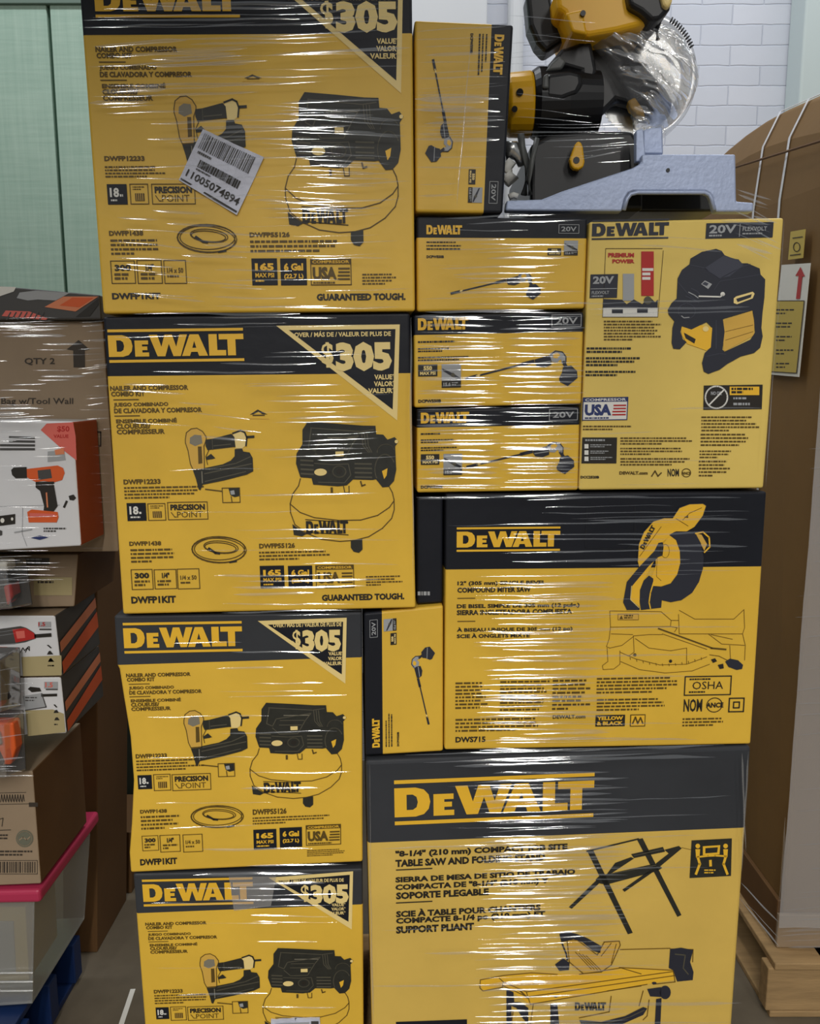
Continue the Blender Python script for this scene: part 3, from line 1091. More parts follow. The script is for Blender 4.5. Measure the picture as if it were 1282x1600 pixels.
q.poly([(888, 100), (1166, 86), (1160, 345), (874, 360)], M['art_dark'], 1)
pw = M['print_yellow']
q.poly([(965, 140), (1085, 132), (1080, 196), (965, 202)], pw, 2)
q.poly([(982, 152), (1068, 146), (1064, 182), (982, 188)], M['art_dark'], 3)
for x0, sg in ((930, 1), (1122, -1)):
    q.ell(x0, 138, 16, 16, pw, 2)
    q.poly([(x0 - 16, 160), (x0 + 16, 160), (x0 + 12, 215), (x0 - 12, 218)], pw, 2)
    q.line([(x0, 215), (x0 + 14 * sg, 262), (x0 - 12 * sg, 330)], 17, pw, 2)
q.line([(925, 214), (1000, 206), (1050, 204), (1125, 208)], 12, pw, 2)
q.poly([(1008, 235), (1026, 233), (1028, 278), (1010, 280)], pw, 2)
q.greek(975, 300, 1060, 335, 2, pw, 2, .5)
mb.build('two_person_lift_badge', bs)
# table saw
mb = MB()
q = fs_.pix(mb, 740, 1440, 3.205)
l, d = M['ink_line'], M['art_navy']
q.poly([(30, 290), (150, 268), (280, 255), (520, 262), (730, 228), (1000, 240), (1010, 290), (870, 312), (280, 415), (250, 390), (150, 320), (45, 345)], M['print_yellow'], 0)
for pts in ([(35, 290), (150, 268), (290, 255), (420, 262)], [(35, 290), (32, 330), (48, 345), (145, 328), (150, 300), (128, 280)], [(150, 320), (270, 375), (1010, 268)], [(150, 300), (265, 350), (1000, 248)],
            [(265, 350), (285, 412), (870, 312)], [(730, 228), (1000, 242), (1010, 300), (900, 312)], [(735, 138), (985, 132)], [(530, 262), (740, 230), (840, 260)], [(985, 135), (1100, 138), (1098, 200)],
            [(300, 410), (285, 513)], [(690, 372), (680, 450), (530, 480)], [(850, 345), (830, 420)], [(880, 390), (870, 470), (850, 490)], [(670, 345), (840, 320)]):
    q.line(pts, 4.5, l, 1)
q.poly([(430, 60), (455, 44), (520, 60), (570, 80), (640, 120), (635, 155), (600, 145), (545, 100), (500, 85), (470, 95), (440, 100)], d, 2)
q.poly([(470, 90), (520, 90), (560, 115), (620, 165), (655, 100), (730, 95), (735, 115), (690, 215), (640, 250), (560, 255), (500, 230), (470, 170)], M['art_tan'], 1)
q.line([(470, 90), (520, 90), (620, 165), (655, 100), (730, 95), (735, 115), (690, 215), (640, 250), (550, 258), (480, 200), (470, 100)], 5, l, 2, True)
for k2 in range(4):
    q.line([(510 + 18 * k2, 150 + 6 * k2), (590 + 16 * k2, 235 + 2 * k2)], 4, l, 2)
q.line([(640, 170), (690, 105)], 4, l, 2)
q.line([(690, 205), (715, 110)], 4, l, 2)
q.poly([(408, 212), (450, 180), (482, 205), (478, 240), (430, 245)], d, 2)
q.line([(445, 110), (465, 160), (470, 190)], 8, d, 2)
q.poly([(985, 135), (1040, 128), (1100, 140), (1085, 200), (1102, 250), (1098, 290), (1020, 298), (1000, 240), (978, 230)], d, 2)
q.line([(1010, 160), (1060, 165), (1050, 230), (1075, 260)], 6, M['art_mid'], 3)
q.ell(960, 352, 28, 34, d, 2)
q.poly([(870, 335), (940, 325), (940, 375), (885, 372)], d, 2)
q.poly([(165, 335), (200, 350), (205, 400), (235, 400), (275, 430), (275, 513), (245, 480), (215, 430), (190, 420), (192, 513), (165, 513)], d, 2)
q.poly([(385, 410), (420, 405), (430, 513), (385, 513)], d, 2)
q.poly([(915, 385), (942, 380), (936, 513), (908, 513)], d, 2)
q.poly([(530, 490), (640, 500), (760, 470), (850, 425), (870, 432), (850, 465), (740, 513), (540, 513)], d, 2)
q.line([(540, 500), (660, 508), (780, 475), (855, 440)], 5, M['art_mid'], 3)
logo(q.sub((0, 0, 1, 1), (508, 402, 664, 442)), 0, 0, 1, 1, M['ink'], False, 2)
q.line([(200, 440), (190, 505)], 6, l, 1)
q.line([(235, 345), (270, 380)], 8, l, 1)
q.ell(413, 372, 10, 6, d, 2)
q.ell(905, 305, 12, 6, d, 2)
mb.build('table_saw_picture', bs)
mb = MB()
q = fs_.pix(mb)
q.poly([(619, 1596), (730, 1592), (730, 1650), (619, 1654)], M['navy'], 1)
mb.build('printed_badge', bs)

# ------------------------------------------------------------------ miter saw carton and the ones beside it
fm = Face(front(1.318), (697, 772), (1199, 768), (1174, 1163), (695, 1172))
bm_ = carton('miter_saw_carton', 'yellow carton with a wide black band and a picture of a miter saw', None, fm, 0.40, M['yellow'], M['navy'],
             (fm.uv(697, 890)[1], fm.uv(1192, 885)[1]))
mb = MB()
logo(fm.pen(mb), *fm.rect(714, 824, 876, 862), M['print_yellow'])
mb.build('brand_lettering', bm_)
mb = MB()
pn = fm.pen(mb)
ink, soft, yl = M['ink'], M['ink_soft'], M['print_yellow']
for s, r in (('12" (305 mm) SINGLE BEVEL', (715, 908, 853, 916)), ('COMPOUND MITER SAW', (715, 918, 830, 926)), ('DE BISEL SIMPLE DE 305 mm (12 pulg.)', (714, 944, 906, 952)),
             ('SIERRA INGLETEADORA COMPUESTA', (714, 953, 894, 961)), ('À BISEAU UNIQUE DE 305 mm (12 po)', (714, 980, 895, 988.5)), ('SCIE À ONGLETS MIXTE', (714, 989.5, 828, 997)),
             ('DWS715', (712, 1151, 759, 1160))):
    pn.text(s, *fm.rect(*r), ink, 1, 0.04)
for yy in (934, 970):
    pn.rect(*fm.rect(715, yy, 743, yy + 1.4), soft, 1)
mb.build('product_title', bm_)
for r, n in (((712, 1066, 766, 1110), 8), ((782, 1064, 861, 1113), 9), ((864, 1062, 926, 1112), 8), ((933, 1059, 1062, 1086), 5), ((933, 1092, 1057, 1113), 4), ((712, 1123, 853, 1146), 4), ((1067, 1122, 1147, 1137), 3)):
    mb = MB()
    fm.pen(mb).greek(*fm.rect(*r), n, soft, 1, 0.5)
    mb.build('fine_print', bm_)
mb = MB()
pn = fm.pen(mb)
pn.text('DEWALT.com', *fm.rect(864, 1117, 915, 1123), ink, 1, 0.03)
mb.build('web_address', bm_)
mb = MB()
pn = fm.pen(mb)
q = pn.sub((0, 0, 72, 29), fm.rect(1071, 1057, 1143, 1086))
q.frame(0, 0, 72, 29, 1.8, ink, 1)
q.greek(7, 3, 66, 6, 1, ink, 1, .8)
q.text('OSHA', 12, 8, 60, 20, ink, 1, 0.0)
q.greek(7, 23, 66, 26, 1, ink, 1, .8)
mb.build('safety_badge', bm_)
mb = MB()
pn = fm.pen(mb)
q = pn.sub((0, 0, 96, 23), fm.rect(1069, 1091, 1165, 1114))
q.text('NOM', 0, 1, 29, 21, ink, 1, 0.025)
q.arc(48, 11, 12, 11, 1.3, ink, 1)
q.text('ANCE', 35, 7, 62, 15, ink, 2, 0.04)
q.frame(71, 1, 94, 22, 2, ink, 1)
q.frame(78, 7, 87, 16, 2, ink, 1)
mb.build('certification_badge', bm_)
mb = MB()
pn = fm.pen(mb)
q = pn.sub((0, 0, 78, 19), fm.rect(931, 1117, 1009, 1136))
q.rect(0, 0, 46, 18, ink, 1)
q.text('YELLOW', 2, 2, 43, 8, yl, 2, 0.05)
q.text('& BLACK', 2, 10, 43, 16, yl, 2, 0.05)
q.rect(54, 0, 78, 19, soft, 1)
q.rect(55.5, 1.5, 76.5, 17.5, yl, 2)
q.line([(58, 14), (62, 4), (66, 14), (70, 5), (74, 14)], 2.4, soft, 3)
mb.build('trademark_badge', bm_)
# hand hole outline on the band
mb = MB()
q = fm.pix(mb, 560, 750, 1.942)
q.line([(695, 80), (690, 205), (815, 210), (838, 185), (840, 75)], 3, mat('band_crease', (20, 22, 28), 0.5), 1)
mb.build('handle_flap', bm_)
# the pictured saw
mb = MB()
q = fm.pix(mb, 930, 770, 4.748)
l, d, yy_ = M['ink_line'], M['art_navy'], M['print_yellow']
q.poly([(575, 185), (625, 110), (700, 82), (800, 78), (825, 95), (800, 170), (740, 250), (680, 285), (600, 285), (555, 315), (500, 380), (440, 440), (330, 560), (316, 500), (322, 380), (360, 290), (430, 210), (510, 185)], yy_, 1)
q.line([(316, 500), (322, 380), (360, 290), (430, 210), (510, 185), (575, 185), (625, 110), (700, 82), (800, 78), (825, 95), (800, 170), (740, 250)], 5, d, 3)
q.poly([(555, 315), (600, 345), (630, 430), (632, 520), (610, 600), (560, 670), (490, 692), (430, 690), (420, 620), (450, 540), (450, 440), (500, 370)], yy_, 1)
q.poly([(550, 312), (590, 288), (690, 285), (745, 300), (785, 370), (805, 480), (800, 560), (770, 660), (720, 740), (640, 795), (560, 810), (495, 795), (490, 850), (340, 868), (330, 800), (333, 720), (360, 650), (400, 612), (432, 635), (430, 690), (490, 695), (560, 672), (610, 605), (632, 520), (628, 430), (600, 350)], d, 2)
q.poly([(470, 370), (500, 365), (508, 400), (500, 465), (470, 475), (400, 540), (275, 690), (265, 790), (330, 850), (330, 868), (235, 868), (208, 810), (235, 660), (330, 545), (440, 430)], d, 2)
q.poly([(428, 440), (445, 470), (270, 680), (262, 790), (330, 846), (332, 720), (360, 650), (410, 560), (440, 500)], yy_, 1)
q.line([(440, 640), (410, 740), (400, 810), (410, 855)], 9, yy_, 3)
q.line([(270, 690), (262, 790), (325, 850)], 4, M['print_pale'], 3)
q.poly([(480, 380), (505, 372), (500, 460), (478, 440)], M['ink'], 3)
q.line([(745, 300), (800, 290), (845, 330), (850, 400), (810, 440)], 11, yy_, 3)
q.poly([(745, 300), (790, 310), (830, 380), (810, 430)], M['art_tan'], 2)
q.line([(600, 190), (690, 245)], 4, l, 3)
q.line([(650, 200), (700, 150), (790, 110)], 4, l, 3)
q.poly([(660, 180), (690, 165), (690, 185)], M['ink_soft'], 3)
q.line([(330, 470), (490, 250)], 4, l, 3)
q.arc(520, 430, 30, 50, 3, l, 3)
q.line([(460, 470), (455, 620), (490, 650)], 3, l, 3)
# slanted small brand lettering on the guard
cx, cy, ln, h, an = 345, 412, 190, 34, R(-62)
lg = Pen(mb, lambda u, v, f=q.fn: f(cx + u * ln * math.cos(an) - v * h * math.sin(an), cy + u * ln * math.sin(an) + v * h * math.cos(an)), 0.0008)
logo(lg, 0, -0.5, 1, 0.5, M['ink'], False, 4)
# base, fences and table in fine line
for pts in ([(110, 875), (490, 880), (565, 945), (560, 990), (115, 995), (110, 875)], [(625, 870), (740, 935), (1030, 935), (1105, 865), (1110, 1000), (1095, 1045), (625, 1045), (620, 900)],
            [(115, 995), (105, 1080), (85, 1140), (110, 1150), (200, 1130), (285, 1065)], [(285, 1060), (290, 1180), (250, 1210)], [(285, 1060), (400, 1050), (500, 1050)], [(300, 1080), (400, 1150), (560, 1170), (680, 1150)],
            [(185, 1180), (300, 1230), (480, 1275), (680, 1270), (830, 1215)], [(190, 1250), (330, 1310), (520, 1335), (720, 1320), (850, 1270)], [(90, 1150), (95, 1250), (55, 1280), (60, 1310), (140, 1305), (185, 1270), (185, 1170)],
            [(680, 1150), (680, 1270)], [(1095, 1045), (1115, 1130), (1110, 1240)], [(840, 1045), (940, 1120), (1110, 1130)], [(1000, 1130), (1005, 1230)], [(860, 1050), (1020, 1085)], [(565, 945), (620, 945)],
            [(560, 990), (610, 1000), (590, 1030)], [(120, 1045), (280, 1050)]):
    q.line(pts, 4, l, 1)
q.line([(470, 1005), (870, 1150)], 10, M['ink_soft'], 2)
q.line([(500, 1045), (830, 1160)], 4, l, 1)
q.line([(860, 1150), (970, 1160)], 12, M['ink_soft'], 2)
for k2 in range(12):
    x0 = 260 + 48 * k2
    y0_ = 1205 + 62 * math.sin(math.pi * (k2 + 1) / 13)
    q.line([(x0, y0_), (x0 + 3, y0_ + 16)], 4, l, 1)
q.ell(560, 1247, 12, 12, M['ink'], 2)
q.ell(295, 1200, 12, 12, M['ink_soft'], 2)
q.poly([(860, 1235), (890, 1225), (905, 1248), (875, 1260)], M['ink'], 2)
q.poly([(910, 1275), (950, 1265), (955, 1300), (925, 1305)], M['ink'], 2)
q.line([(850, 1200), (920, 1210), (980, 1240)], 5, l, 1)
q.poly([(965, 1250), (1000, 1228), (1060, 1240), (1098, 1275), (1090, 1305), (1050, 1312), (990, 1290)], d, 2)
q.rect(170, 898, 322, 940, M['art_tan'], 1)
q.frame(170, 898, 322, 940, 3, l, 2)
q.poly([(180, 935), (195, 908), (208, 935)], soft, 2)
q.greek(215, 904, 310, 936, 2, soft, 2, .7)
mb.build('miter_saw_picture', bm_)


# ------------------------------------------------------------------ washer cartons
def art_washer(pen):
    """cordless pressure washer; coordinates 400..1200 x 310..580"""
    d = M['art_navy']
    pen.line([(400, 507), (470, 490)], 22, d, 1)
    pen.line([(470, 490), (500, 482)], 12, M['print_pale'], 1)
    pen.line([(500, 484), (820, 408)], 13, d, 1)
    pen.line([(800, 412), (876, 394)], 26, d, 1)
    pen.poly([(886, 380), (990, 352), (1005, 372), (1010, 420), (960, 440), (905, 432), (890, 410)], d, 1)
    pen.line([(900, 410), (1000, 395)], 7, M['print_grey'], 2)
    pen.poly([(990, 345), (1030, 318), (1085, 328), (1112, 362), (1110, 405), (1085, 412), (1075, 380), (1050, 405), (1012, 400)], M['print_grey'], 1)
    pen.poly([(1020, 345), (1050, 335), (1070, 350), (1050, 375), (1020, 370)], M['print_yellow'], 2)
    pen.line([(1000, 350), (1035, 322), (1085, 330), (1112, 365), (1112, 410)], 8, d, 2)
    pen.line([(1095, 405), (1120, 445)], 24, d, 1)
    pen.poly([(1092, 440), (1150, 428), (1195, 470), (1200, 520), (1130, 578), (1072, 545), (1065, 520), (1085, 480)], d, 2)
    pen.line([(1080, 490), (1190, 495)], 6, M['print_grey'], 3)


def washer_print(face, root, lay, rough=False):
    mb = MB()
    pn = face.pen(mb)
    if lay == 'A':
        q = pn.sub((55, 50, 985, 570), (0, 0, 1, 1))
        lg, tw = (108, 97, 300, 147), (827, 88, 937, 137)
    else:
        q = pn.sub((28, 45, 1235, 710), (0, 0, 1, 1))
        lg, tw = (55, 70, 410, 155), (1005, 65, 1215, 150)
    logo(q, *lg, M['print_yellow'], False)
    mb.build('brand_lettering', root)
    mb = MB()
    pn = face.pen(mb)
    q = pn.sub((55, 50, 985, 570) if lay == 'A' else (28, 45, 1235, 710), (0, 0, 1, 1))
    q.frame(*tw, (tw[3] - tw[1]) * 0.06, M['print_grey'], 1)
    w, h = tw[2] - tw[0], tw[3] - tw[1]
    q.text('20V', tw[0] + w * .12, tw[1] + h * .22, tw[0] + w * .88, tw[1] + h * .78, M['print_grey'], 1, 0.02)
    mb.build('voltage_badge', root)
    mb = MB()
    q = face.pen(mb).sub((55, 50, 985, 570) if lay == 'A' else (28, 45, 1235, 710), (0, 0, 1, 1))
    if lay == 'A':
        q.greek(108, 186, 330, 198, 1, M['ink'], 1, .6, 14)
        q.greek(108, 205, 400, 217, 1, M['ink'], 1, .6, 14)
        q.greek(108, 222, 450, 236, 1, M['ink'], 1, .6, 14)
        mb.build('product_text', root)
        mb = MB()
        q = face.pen(mb).sub((55, 50, 985, 570), (0, 0, 1, 1))
        q.text('DCPW550B', 108, 261, 202, 276, M['ink'], 1, 0.05)
        b, p = (768, 222, 843, 262), (858, 178, 935, 262)
    else:
        q.greek(55, 232, 405, 250, 1, M['ink'], 1, .7, 16)
        q.greek(55, 282, 330, 318, 2, M['ink'], 1, .55, 16)
        q.greek(55, 344, 420, 382, 2, M['ink'], 1, .55, 16)
        mb.build('product_text', root)
        mb = MB()
        q = face.pen(mb).sub((28, 45, 1235, 710), (0, 0, 1, 1))
        q.text('DCPW550B', 55, 652, 218, 676, M['ink'], 1, 0.05)
        b, p = (55, 400, 192, 485), (222, 400, 360, 570)
    mb.build('model_number', root)
    mb = MB()
    q = face.pen(mb).sub((55, 50, 985, 570) if lay == 'A' else (28, 45, 1235, 710), (0, 0, 1, 1))
    q.rect(*b, M['ink'], 1)
    w, h = b[2] - b[0], b[3] - b[1]
    q.text('550', b[0] + w * .28, b[1] + h * .12, b[2] - w * .28, b[1] + h * .5, M['print_pale'], 2, 0.05)
    q.text('MAX PSI', b[0] + w * .1, b[1] + h * .6, b[2] - w * .1, b[1] + h * .88, M['print_pale'], 2, 0.04)
    mb.build('pressure_badge', root)
    mb = MB()
    q = face.pen(mb).sub((55, 50, 985, 570) if lay == 'A' else (28, 45, 1235, 710), (0, 0, 1, 1)).sub((0, 0, 138, 170), p)
    q.rect(0, 0, 138, 170, M['print_grey'], 1)
    q.poly([(4, 30), (70, 62), (132, 100), (132, 115), (85, 100), (60, 82), (8, 48)], M['art_navy'], 2)
    q.poly([(62, 78), (80, 60), (98, 78), (84, 104)], M['art_mid'], 3)
    q.rect(0, 120, 138, 170, M['ink'], 2)
    q.text('15.6', 12, 132, 64, 160, M['print_grey'], 3, 0.05)
    q.greek(72, 132, 130, 160, 2, M['print_grey'], 3, .5)
    mb.build('spray_badge', root)
    mb = MB()
    q = face.pen(mb).sub((55, 50, 985, 570) if lay == 'A' else (28, 45, 1235, 710), (0, 0, 1, 1))
    art_washer(q.sub((400, 310, 1200, 580), (243, 352, 737, 516) if lay == 'A' else (400, 310, 1200, 580)))
    mb.build('washer_picture', root)


WG = 'cordless pressure washer cartons'
fw3 = Face(front(1.322), (652, 640), (907, 635), (904, 766), (652, 770))
fw2 = Face(front(1.318), (647, 492), (913, 487), (909, 631), (648, 637))
fw1 = Face(front(1.326), (651, 338), (919, 341), (914, 482), (652, 487))
fu = Face(front(1.322), (648, 31), (803, 38), (786, 333), (650, 331), 1)
fl = Face(front(1.324), (569, 958), (693, 946), (693, 1174), (571, 1181), 3)
for f, lay, lab, bl, br_ in (
        (fw3, 'B', 'lowest of the three flat yellow pressure washer cartons piled beside the tall air compressor carton', 186 / 1235, 0),
        (fw2, 'B', 'middle one of the three flat yellow pressure washer cartons, between two others of its kind', 0, 0),
        (fw1, 'A', 'flat yellow pressure washer carton at the top of its pile, directly under the upright one', 0, 0),
        (fu, 'A', 'yellow washer carton standing on end beside the bare miter saw, black band at right', 0, 0),
        (fl, 'A', 'yellow washer carton standing on end beside the miter saw carton, black band at left', 0, 0)):
    v = {'A': (165 - 50) / 520, 'B': (188 - 45) / 665}[lay]
    if f is fl:
        v = 0.225
    if f is fu:
        v = 0.222
    o = carton('washer_carton', lab, WG, f, 0.34 if f is not fu else 0.2, M['yellow'], M['navy'], (v, v))
    washer_print(f, o, lay)

# dark carton end wedged between the left column and the miter saw carton
fd = Face(front(1.335), (652, 777), (693, 776), (692, 942), (652, 944))
o = carton('dark_carton', 'black carton end wedged upright between the left column and the miter saw carton', None, fd, 0.34, M['navy'])
mb = MB()
q = fd.pix(mb)
q.greek(653, 924, 690, 934, 1, M['print_grey'], 1, .6, 6)
mb.build('carton_print', o)

# ------------------------------------------------------------------ tall air compressor carton
fc = Face(front(1.322), (922, 346), (1226, 340), (1194, 763), (905, 766))
bc = carton('air_compressor_carton', 'tall yellow carton picturing a black cordless air compressor, under the miter saw', None, fc, 0.36, M['yellow3'], None)
mb = MB()
logo(fc.pen(mb), *fc.rect(926, 344, 1046, 375), M['art_navy'])
mb.build('brand_lettering', bc)
mb = MB()
pn = fc.pen(mb)
q = pn.sub((0, 0, 105, 25), fc.rect(1104, 349, 1209, 373))
q.rect(0, 0, 105, 25, M['art_navy'], 1)
q.text('20V', 5, 3, 47, 17, M['print_grey'], 2, 0.03)
q.greek(5, 19, 47, 22.5, 1, M['print_grey'], 2, .8)
q.rect(52, 2, 53, 23, M['print_grey'], 2)
q.text('FLEXVOLT', 57, 7, 95, 14, M['print_grey'], 2, 0.02)
q.greek(57, 17, 100, 20, 1, M['print_grey'], 2, .8)
mb.build('voltage_badge', bc)
mb = MB()
pn = fc.pen(mb)
q = pn.sub((0, 0, 43, 37), fc.rect(923, 429, 966, 466))
q.rect(0, 0, 43, 37, M['art_navy'], 1)
q.text('20V', 4, 3, 37, 15, M['print_grey'], 2, 0.04)
q.rect(1, 22, 42, 23, M['print_grey'], 2)
q.text('FLEXVOLT', 3, 26, 30, 31, M['print_grey'], 2, 0.02)
q.greek(3, 33, 38, 35.5, 1, M['print_grey'], 2, .8)
mb.build('voltage_badge', bc)
mb = MB()
q = fc.pix(mb, 880, 320, 3.478)
ink, soft = M['ink'], M['ink_soft']
q.line([(540, 238), (232, 238), (215, 610), (515, 610), (545, 250)], 3, soft, 1)
q.text('PREMIUM', 245, 262, 386, 286, M['red'], 1, 0.05)
q.text('POWER', 268, 296, 388, 318, M['red'], 1, 0.05)
q.rect(425, 254, 493, 495, M['red'], 1)
for k2, w_ in enumerate((60, 44, 44)):
    q.rect(430, 345 + 24 * k2, 430 + w_, 360 + 24 * k2, M['print_white'], 2)
q.rect(325, 375, 386, 522, M['print_grey'], 1)
q.poly([(218, 512), (320, 516), (345, 540), (385, 515), (430, 540), (470, 500), (500, 530), (515, 515), (514, 560), (216, 560)], M['art_navy'], 2)
q.ell(460, 520, 22, 22, M['art_mid'], 3)
q.rect(216, 560, 514, 610, M['print_white'], 1)
q.rect(265, 568, 325, 590, M['art_navy'], 2)
q.rect(402, 564, 460, 588, M['art_navy'], 2)
mb.build('power_chart', bc)
mb = MB()
for args in (
        (222, 630, 545, 745, 7, soft, 1, .5, 18),
        (128, 775, 378, 812, 2, ink, 1, .6, 16),
        (125, 828, 440, 884, 3, ink, 1, .6, 16),
        (122, 902, 428, 938, 2, ink, 1, .6, 16),
        (108, 1200, 430, 1232, 2, soft, 1, .5, 14),
        (312, 1264, 712, 1310, 3, soft, 1, .5, 18),
        (312, 1320, 705, 1366, 3, soft, 1, .5, 18),
        (312, 1376, 700, 1424, 3, soft, 1, .5, 18),
        (752, 1150, 1075, 1240, 5, soft, 1, .45, 18),
        (748, 1244, 1030, 1320, 4, soft, 1, .45, 18),
        (742, 1335, 915, 1385, 3, soft, 1, .45, 18),
        (738, 1390, 920, 1486, 5, soft, 1, .45, 18),
        ):
    mb = MB()
    fc.pix(mb, 880, 320, 3.478).greek(*args)
    mb.build('fine_print', bc)
mb = MB()
fc.pix(mb, 880, 320, 3.478).text('DCC2520B', 95, 1472, 196, 1487, M['ink'], 1, 0.05)
mb.build('model_number', bc)
mb = MB()
pn = fc.pen(mb)
badge_usa(pn, fc.rect(911, 621, 982, 657), M['blue'], M['print_white'], M['red'], M['blue'])
mb.build('origin_badge', bc)
mb = MB()
q = fc.pix(mb, 880, 320, 3.478)
q.poly([(765, 982), (1085, 977), (1080, 1110), (762, 1114)], ink, 1)
q.arc(833, 1046, 60, 60, 8, M['print_white'], 2)
q.line([(792, 1088), (875, 1004)], 8, M['print_white'], 3)
q.text('NO OIL', 803, 1014, 862, 1034, M['print_grey'], 2, .04)
q.rect(905, 988, 1066, 1034, M['print_yellow'], 2)
q.greek(914, 994, 1058, 1030, 2, ink, 3, .7, 20)
q.greek(925, 1046, 1050, 1064, 1, M['print_grey'], 2, .6, 20)
q.greek(925, 1076, 1040, 1098, 1, M['print_grey'], 2, .6, 20)
mb.build('oil_free_badge', bc)
mb = MB()
q = fc.pix(mb, 880, 320, 3.478)
q.poly([(105, 1264), (294, 1264), (290, 1405), (100, 1405)], ink, 1)
for k2 in range(3):
    q.rect(116, 1300 + 34 * k2, 138, 1324 + 34 * k2, M['print_white'], 2)
    q.greek(148, 1302 + 34 * k2, 275, 1322 + 34 * k2, 2, M['print_grey'], 2, .5, 14)
q.greek(120, 1274, 260, 1290, 1, M['print_grey'], 2, .6, 16)
mb.build('information_badge', bc)
mb = MB()
q = fc.pix(mb, 880, 320, 3.478)
q.text('DEWALT.com', 306, 1448, 460, 1466, soft, 1, .05)
q.line([(482, 1474), (500, 1446), (516, 1474), (534, 1456)], 7, soft, 1)
q.text('NOM', 568, 1434, 630, 1476, ink, 1, .025)
q.arc(670, 1456, 24, 22, 4, soft, 1)
q.text('ANCE', 644, 1450, 694, 1466, soft, 2, .04)
mb.build('certification_badge', bc)
mb = MB()
q = fc.pix(mb, 1030, 370, 6.747)
d, md, tn = M['art_navy'], mat('picture_slate', (62, 64, 76), 0.5), M['print_yellow']
# tank panels under the frame
q.poly([(230, 930), (430, 930), (560, 960), (555, 1160), (500, 1200), (300, 1130), (240, 1040)], M['print_yellow'], 1)
q.poly([(670, 880), (980, 780), (1005, 900), (1000, 1040), (700, 1205), (680, 1200)], M['art_tan'], 1)
q.line([(700, 1000), (990, 930)], 5, M['ink_line'], 2)
q.line([(700, 1090), (990, 1000)], 5, M['ink_line'], 2)
q.poly([(330, 230), (450, 160), (600, 128), (660, 150), (690, 195), (780, 230), (840, 240), (850, 280), (930, 280), (1060, 335), (1070, 400), (1118, 450), (1110, 640), (1090, 800), (1078, 960), (1092, 1050), (1065, 1170), (1000, 1225), (860, 1262), (720, 1340), (640, 1400), (520, 1445), (470, 1420), (452, 1330), (480, 1225), (545, 1165), (560, 960), (500, 900), (340, 978), (240, 945), (225, 1000), (250, 1080), (290, 1110), (220, 1185), (150, 1180), (132, 1120), (140, 960), (160, 890), (100, 820), (92, 770), (130, 700), (185, 650), (195, 440), (240, 350), (320, 290)], d, 2,
       [[(672, 868), (985, 775), (1000, 880), (1010, 1010), (960, 1085), (690, 1212), (668, 1190), (690, 1000)]])
q.poly([(480, 330), (680, 200), (840, 245), (890, 300), (740, 420), (640, 435), (520, 370)], md, 3)
q.line([(330, 300), (480, 330), (640, 440), (870, 320), (960, 290)], 7, md, 3)
q.line([(580, 560), (640, 470), (1060, 400)], 6, md, 3)
q.line([(200, 480), (300, 600), (420, 700)], 7, md, 3)
for cx, cy in ((500, 505),):
    q.poly([(440, 500), (480, 462), (556, 500), (515, 552)], M['print_grey'], 4)
q.poly([(450, 500), (480, 475), (520, 495), (500, 520)], md, 5)
for k2 in range(3):
    q.line([(340 - 30 * k2, 545 + 40 * k2), (400 - 30 * k2, 575 + 40 * k2), (430 - 20 * k2, 610 + 35 * k2)], 9, M['print_grey'] if k2 == 1 else md, 3)
q.line([(420, 628), (640, 634), (685, 605)], 15, M['print_white'], 4)
q.ell(668, 605, 24, 22, M['print_white'], 4)
q.arc(290, 785, 90, 80, 9, md, 3)
q.line([(235, 835), (260, 855), (315, 850)], 9, M['print_grey'], 4)
q.poly([(785, 650), (810, 630), (985, 580), (1005, 600), (985, 650), (820, 712), (785, 700)], M['print_pale'], 3)
q.poly([(810, 655), (975, 605), (965, 640), (825, 690)], d, 4)
q.ell(490, 972, 32, 28, M['print_pale'], 3)
q.poly([(260, 1010), (385, 1080), (370, 1125), (280, 1070)], M['ink'], 3)
q.line([(600, 880), (600, 1180)], 8, md, 3)
q.line([(500, 1260), (640, 1230), (700, 1240)], 7, md, 3)
mb.build('compressor_picture', bc)

# ------------------------------------------------------------------ pallet under the stack
def pallet(name, label, x0, x1, y0, y1, ztop, m, n=7, yaw=0.0):
    org = Vector(((x0 + x1) / 2, (y0 + y1) / 2, 0))
    root = empty(name, org)
    root.rotation_euler = (0, 0, yaw)
    hx, hy = (x1 - x0) / 2, (y1 - y0) / 2
    bl = 0.0
    for sy, nm in ((-1, 'stringer'), (0, 'stringer'), (1, 'stringer')):
        q = MB()
        yc = sy * (hy - 0.022)
        q.box((-hx, yc - 0.02, 0.016), (hx, yc + 0.02, ztop - 0.017), m)
        q.build(nm, root, Vector((0, 0, 0)), 0.003)
    w = (2 * hx) / n
    for k in range(n):
        q = MB()
        q.box((-hx + k * w + 0.012, -hy - 0.004, ztop - 0.017), (-hx + (k + 1) * w - 0.012, hy + 0.004, ztop), m)
        q.build('deck_board', root, Vector((0, 0, 0)), 0.003)
    for k in (0, n // 2, n - 1):
        q = MB()
        q.box((-hx + k * w + 0.01, -hy, 0), (-hx + (k + 1) * w - 0.01, hy, 0.016), m)
        q.build('bottom_board', root, Vector((0, 0, 0)), 0.003)
    tag(root, label, 'pallet')
    return root


pallet('wooden_pallet', 'wooden pallet carrying the tall stack of yellow cartons', -0.46, 0.68, 1.33, 1.84, PALLET_Z - 0.0005, M['wood'], yaw=YAW)

# ------------------------------------------------------------------ bare miter saw on top of the stack
yb = 1.37
saw = empty('miter_saw', at(985, 330, yb + 0.15))
tag(saw, 'bare black and yellow miter saw with a pale cast base on the stack', 'saw')


def zoomed(cx, cy):
    return 780 + cx / 3.052, cy / 3.052


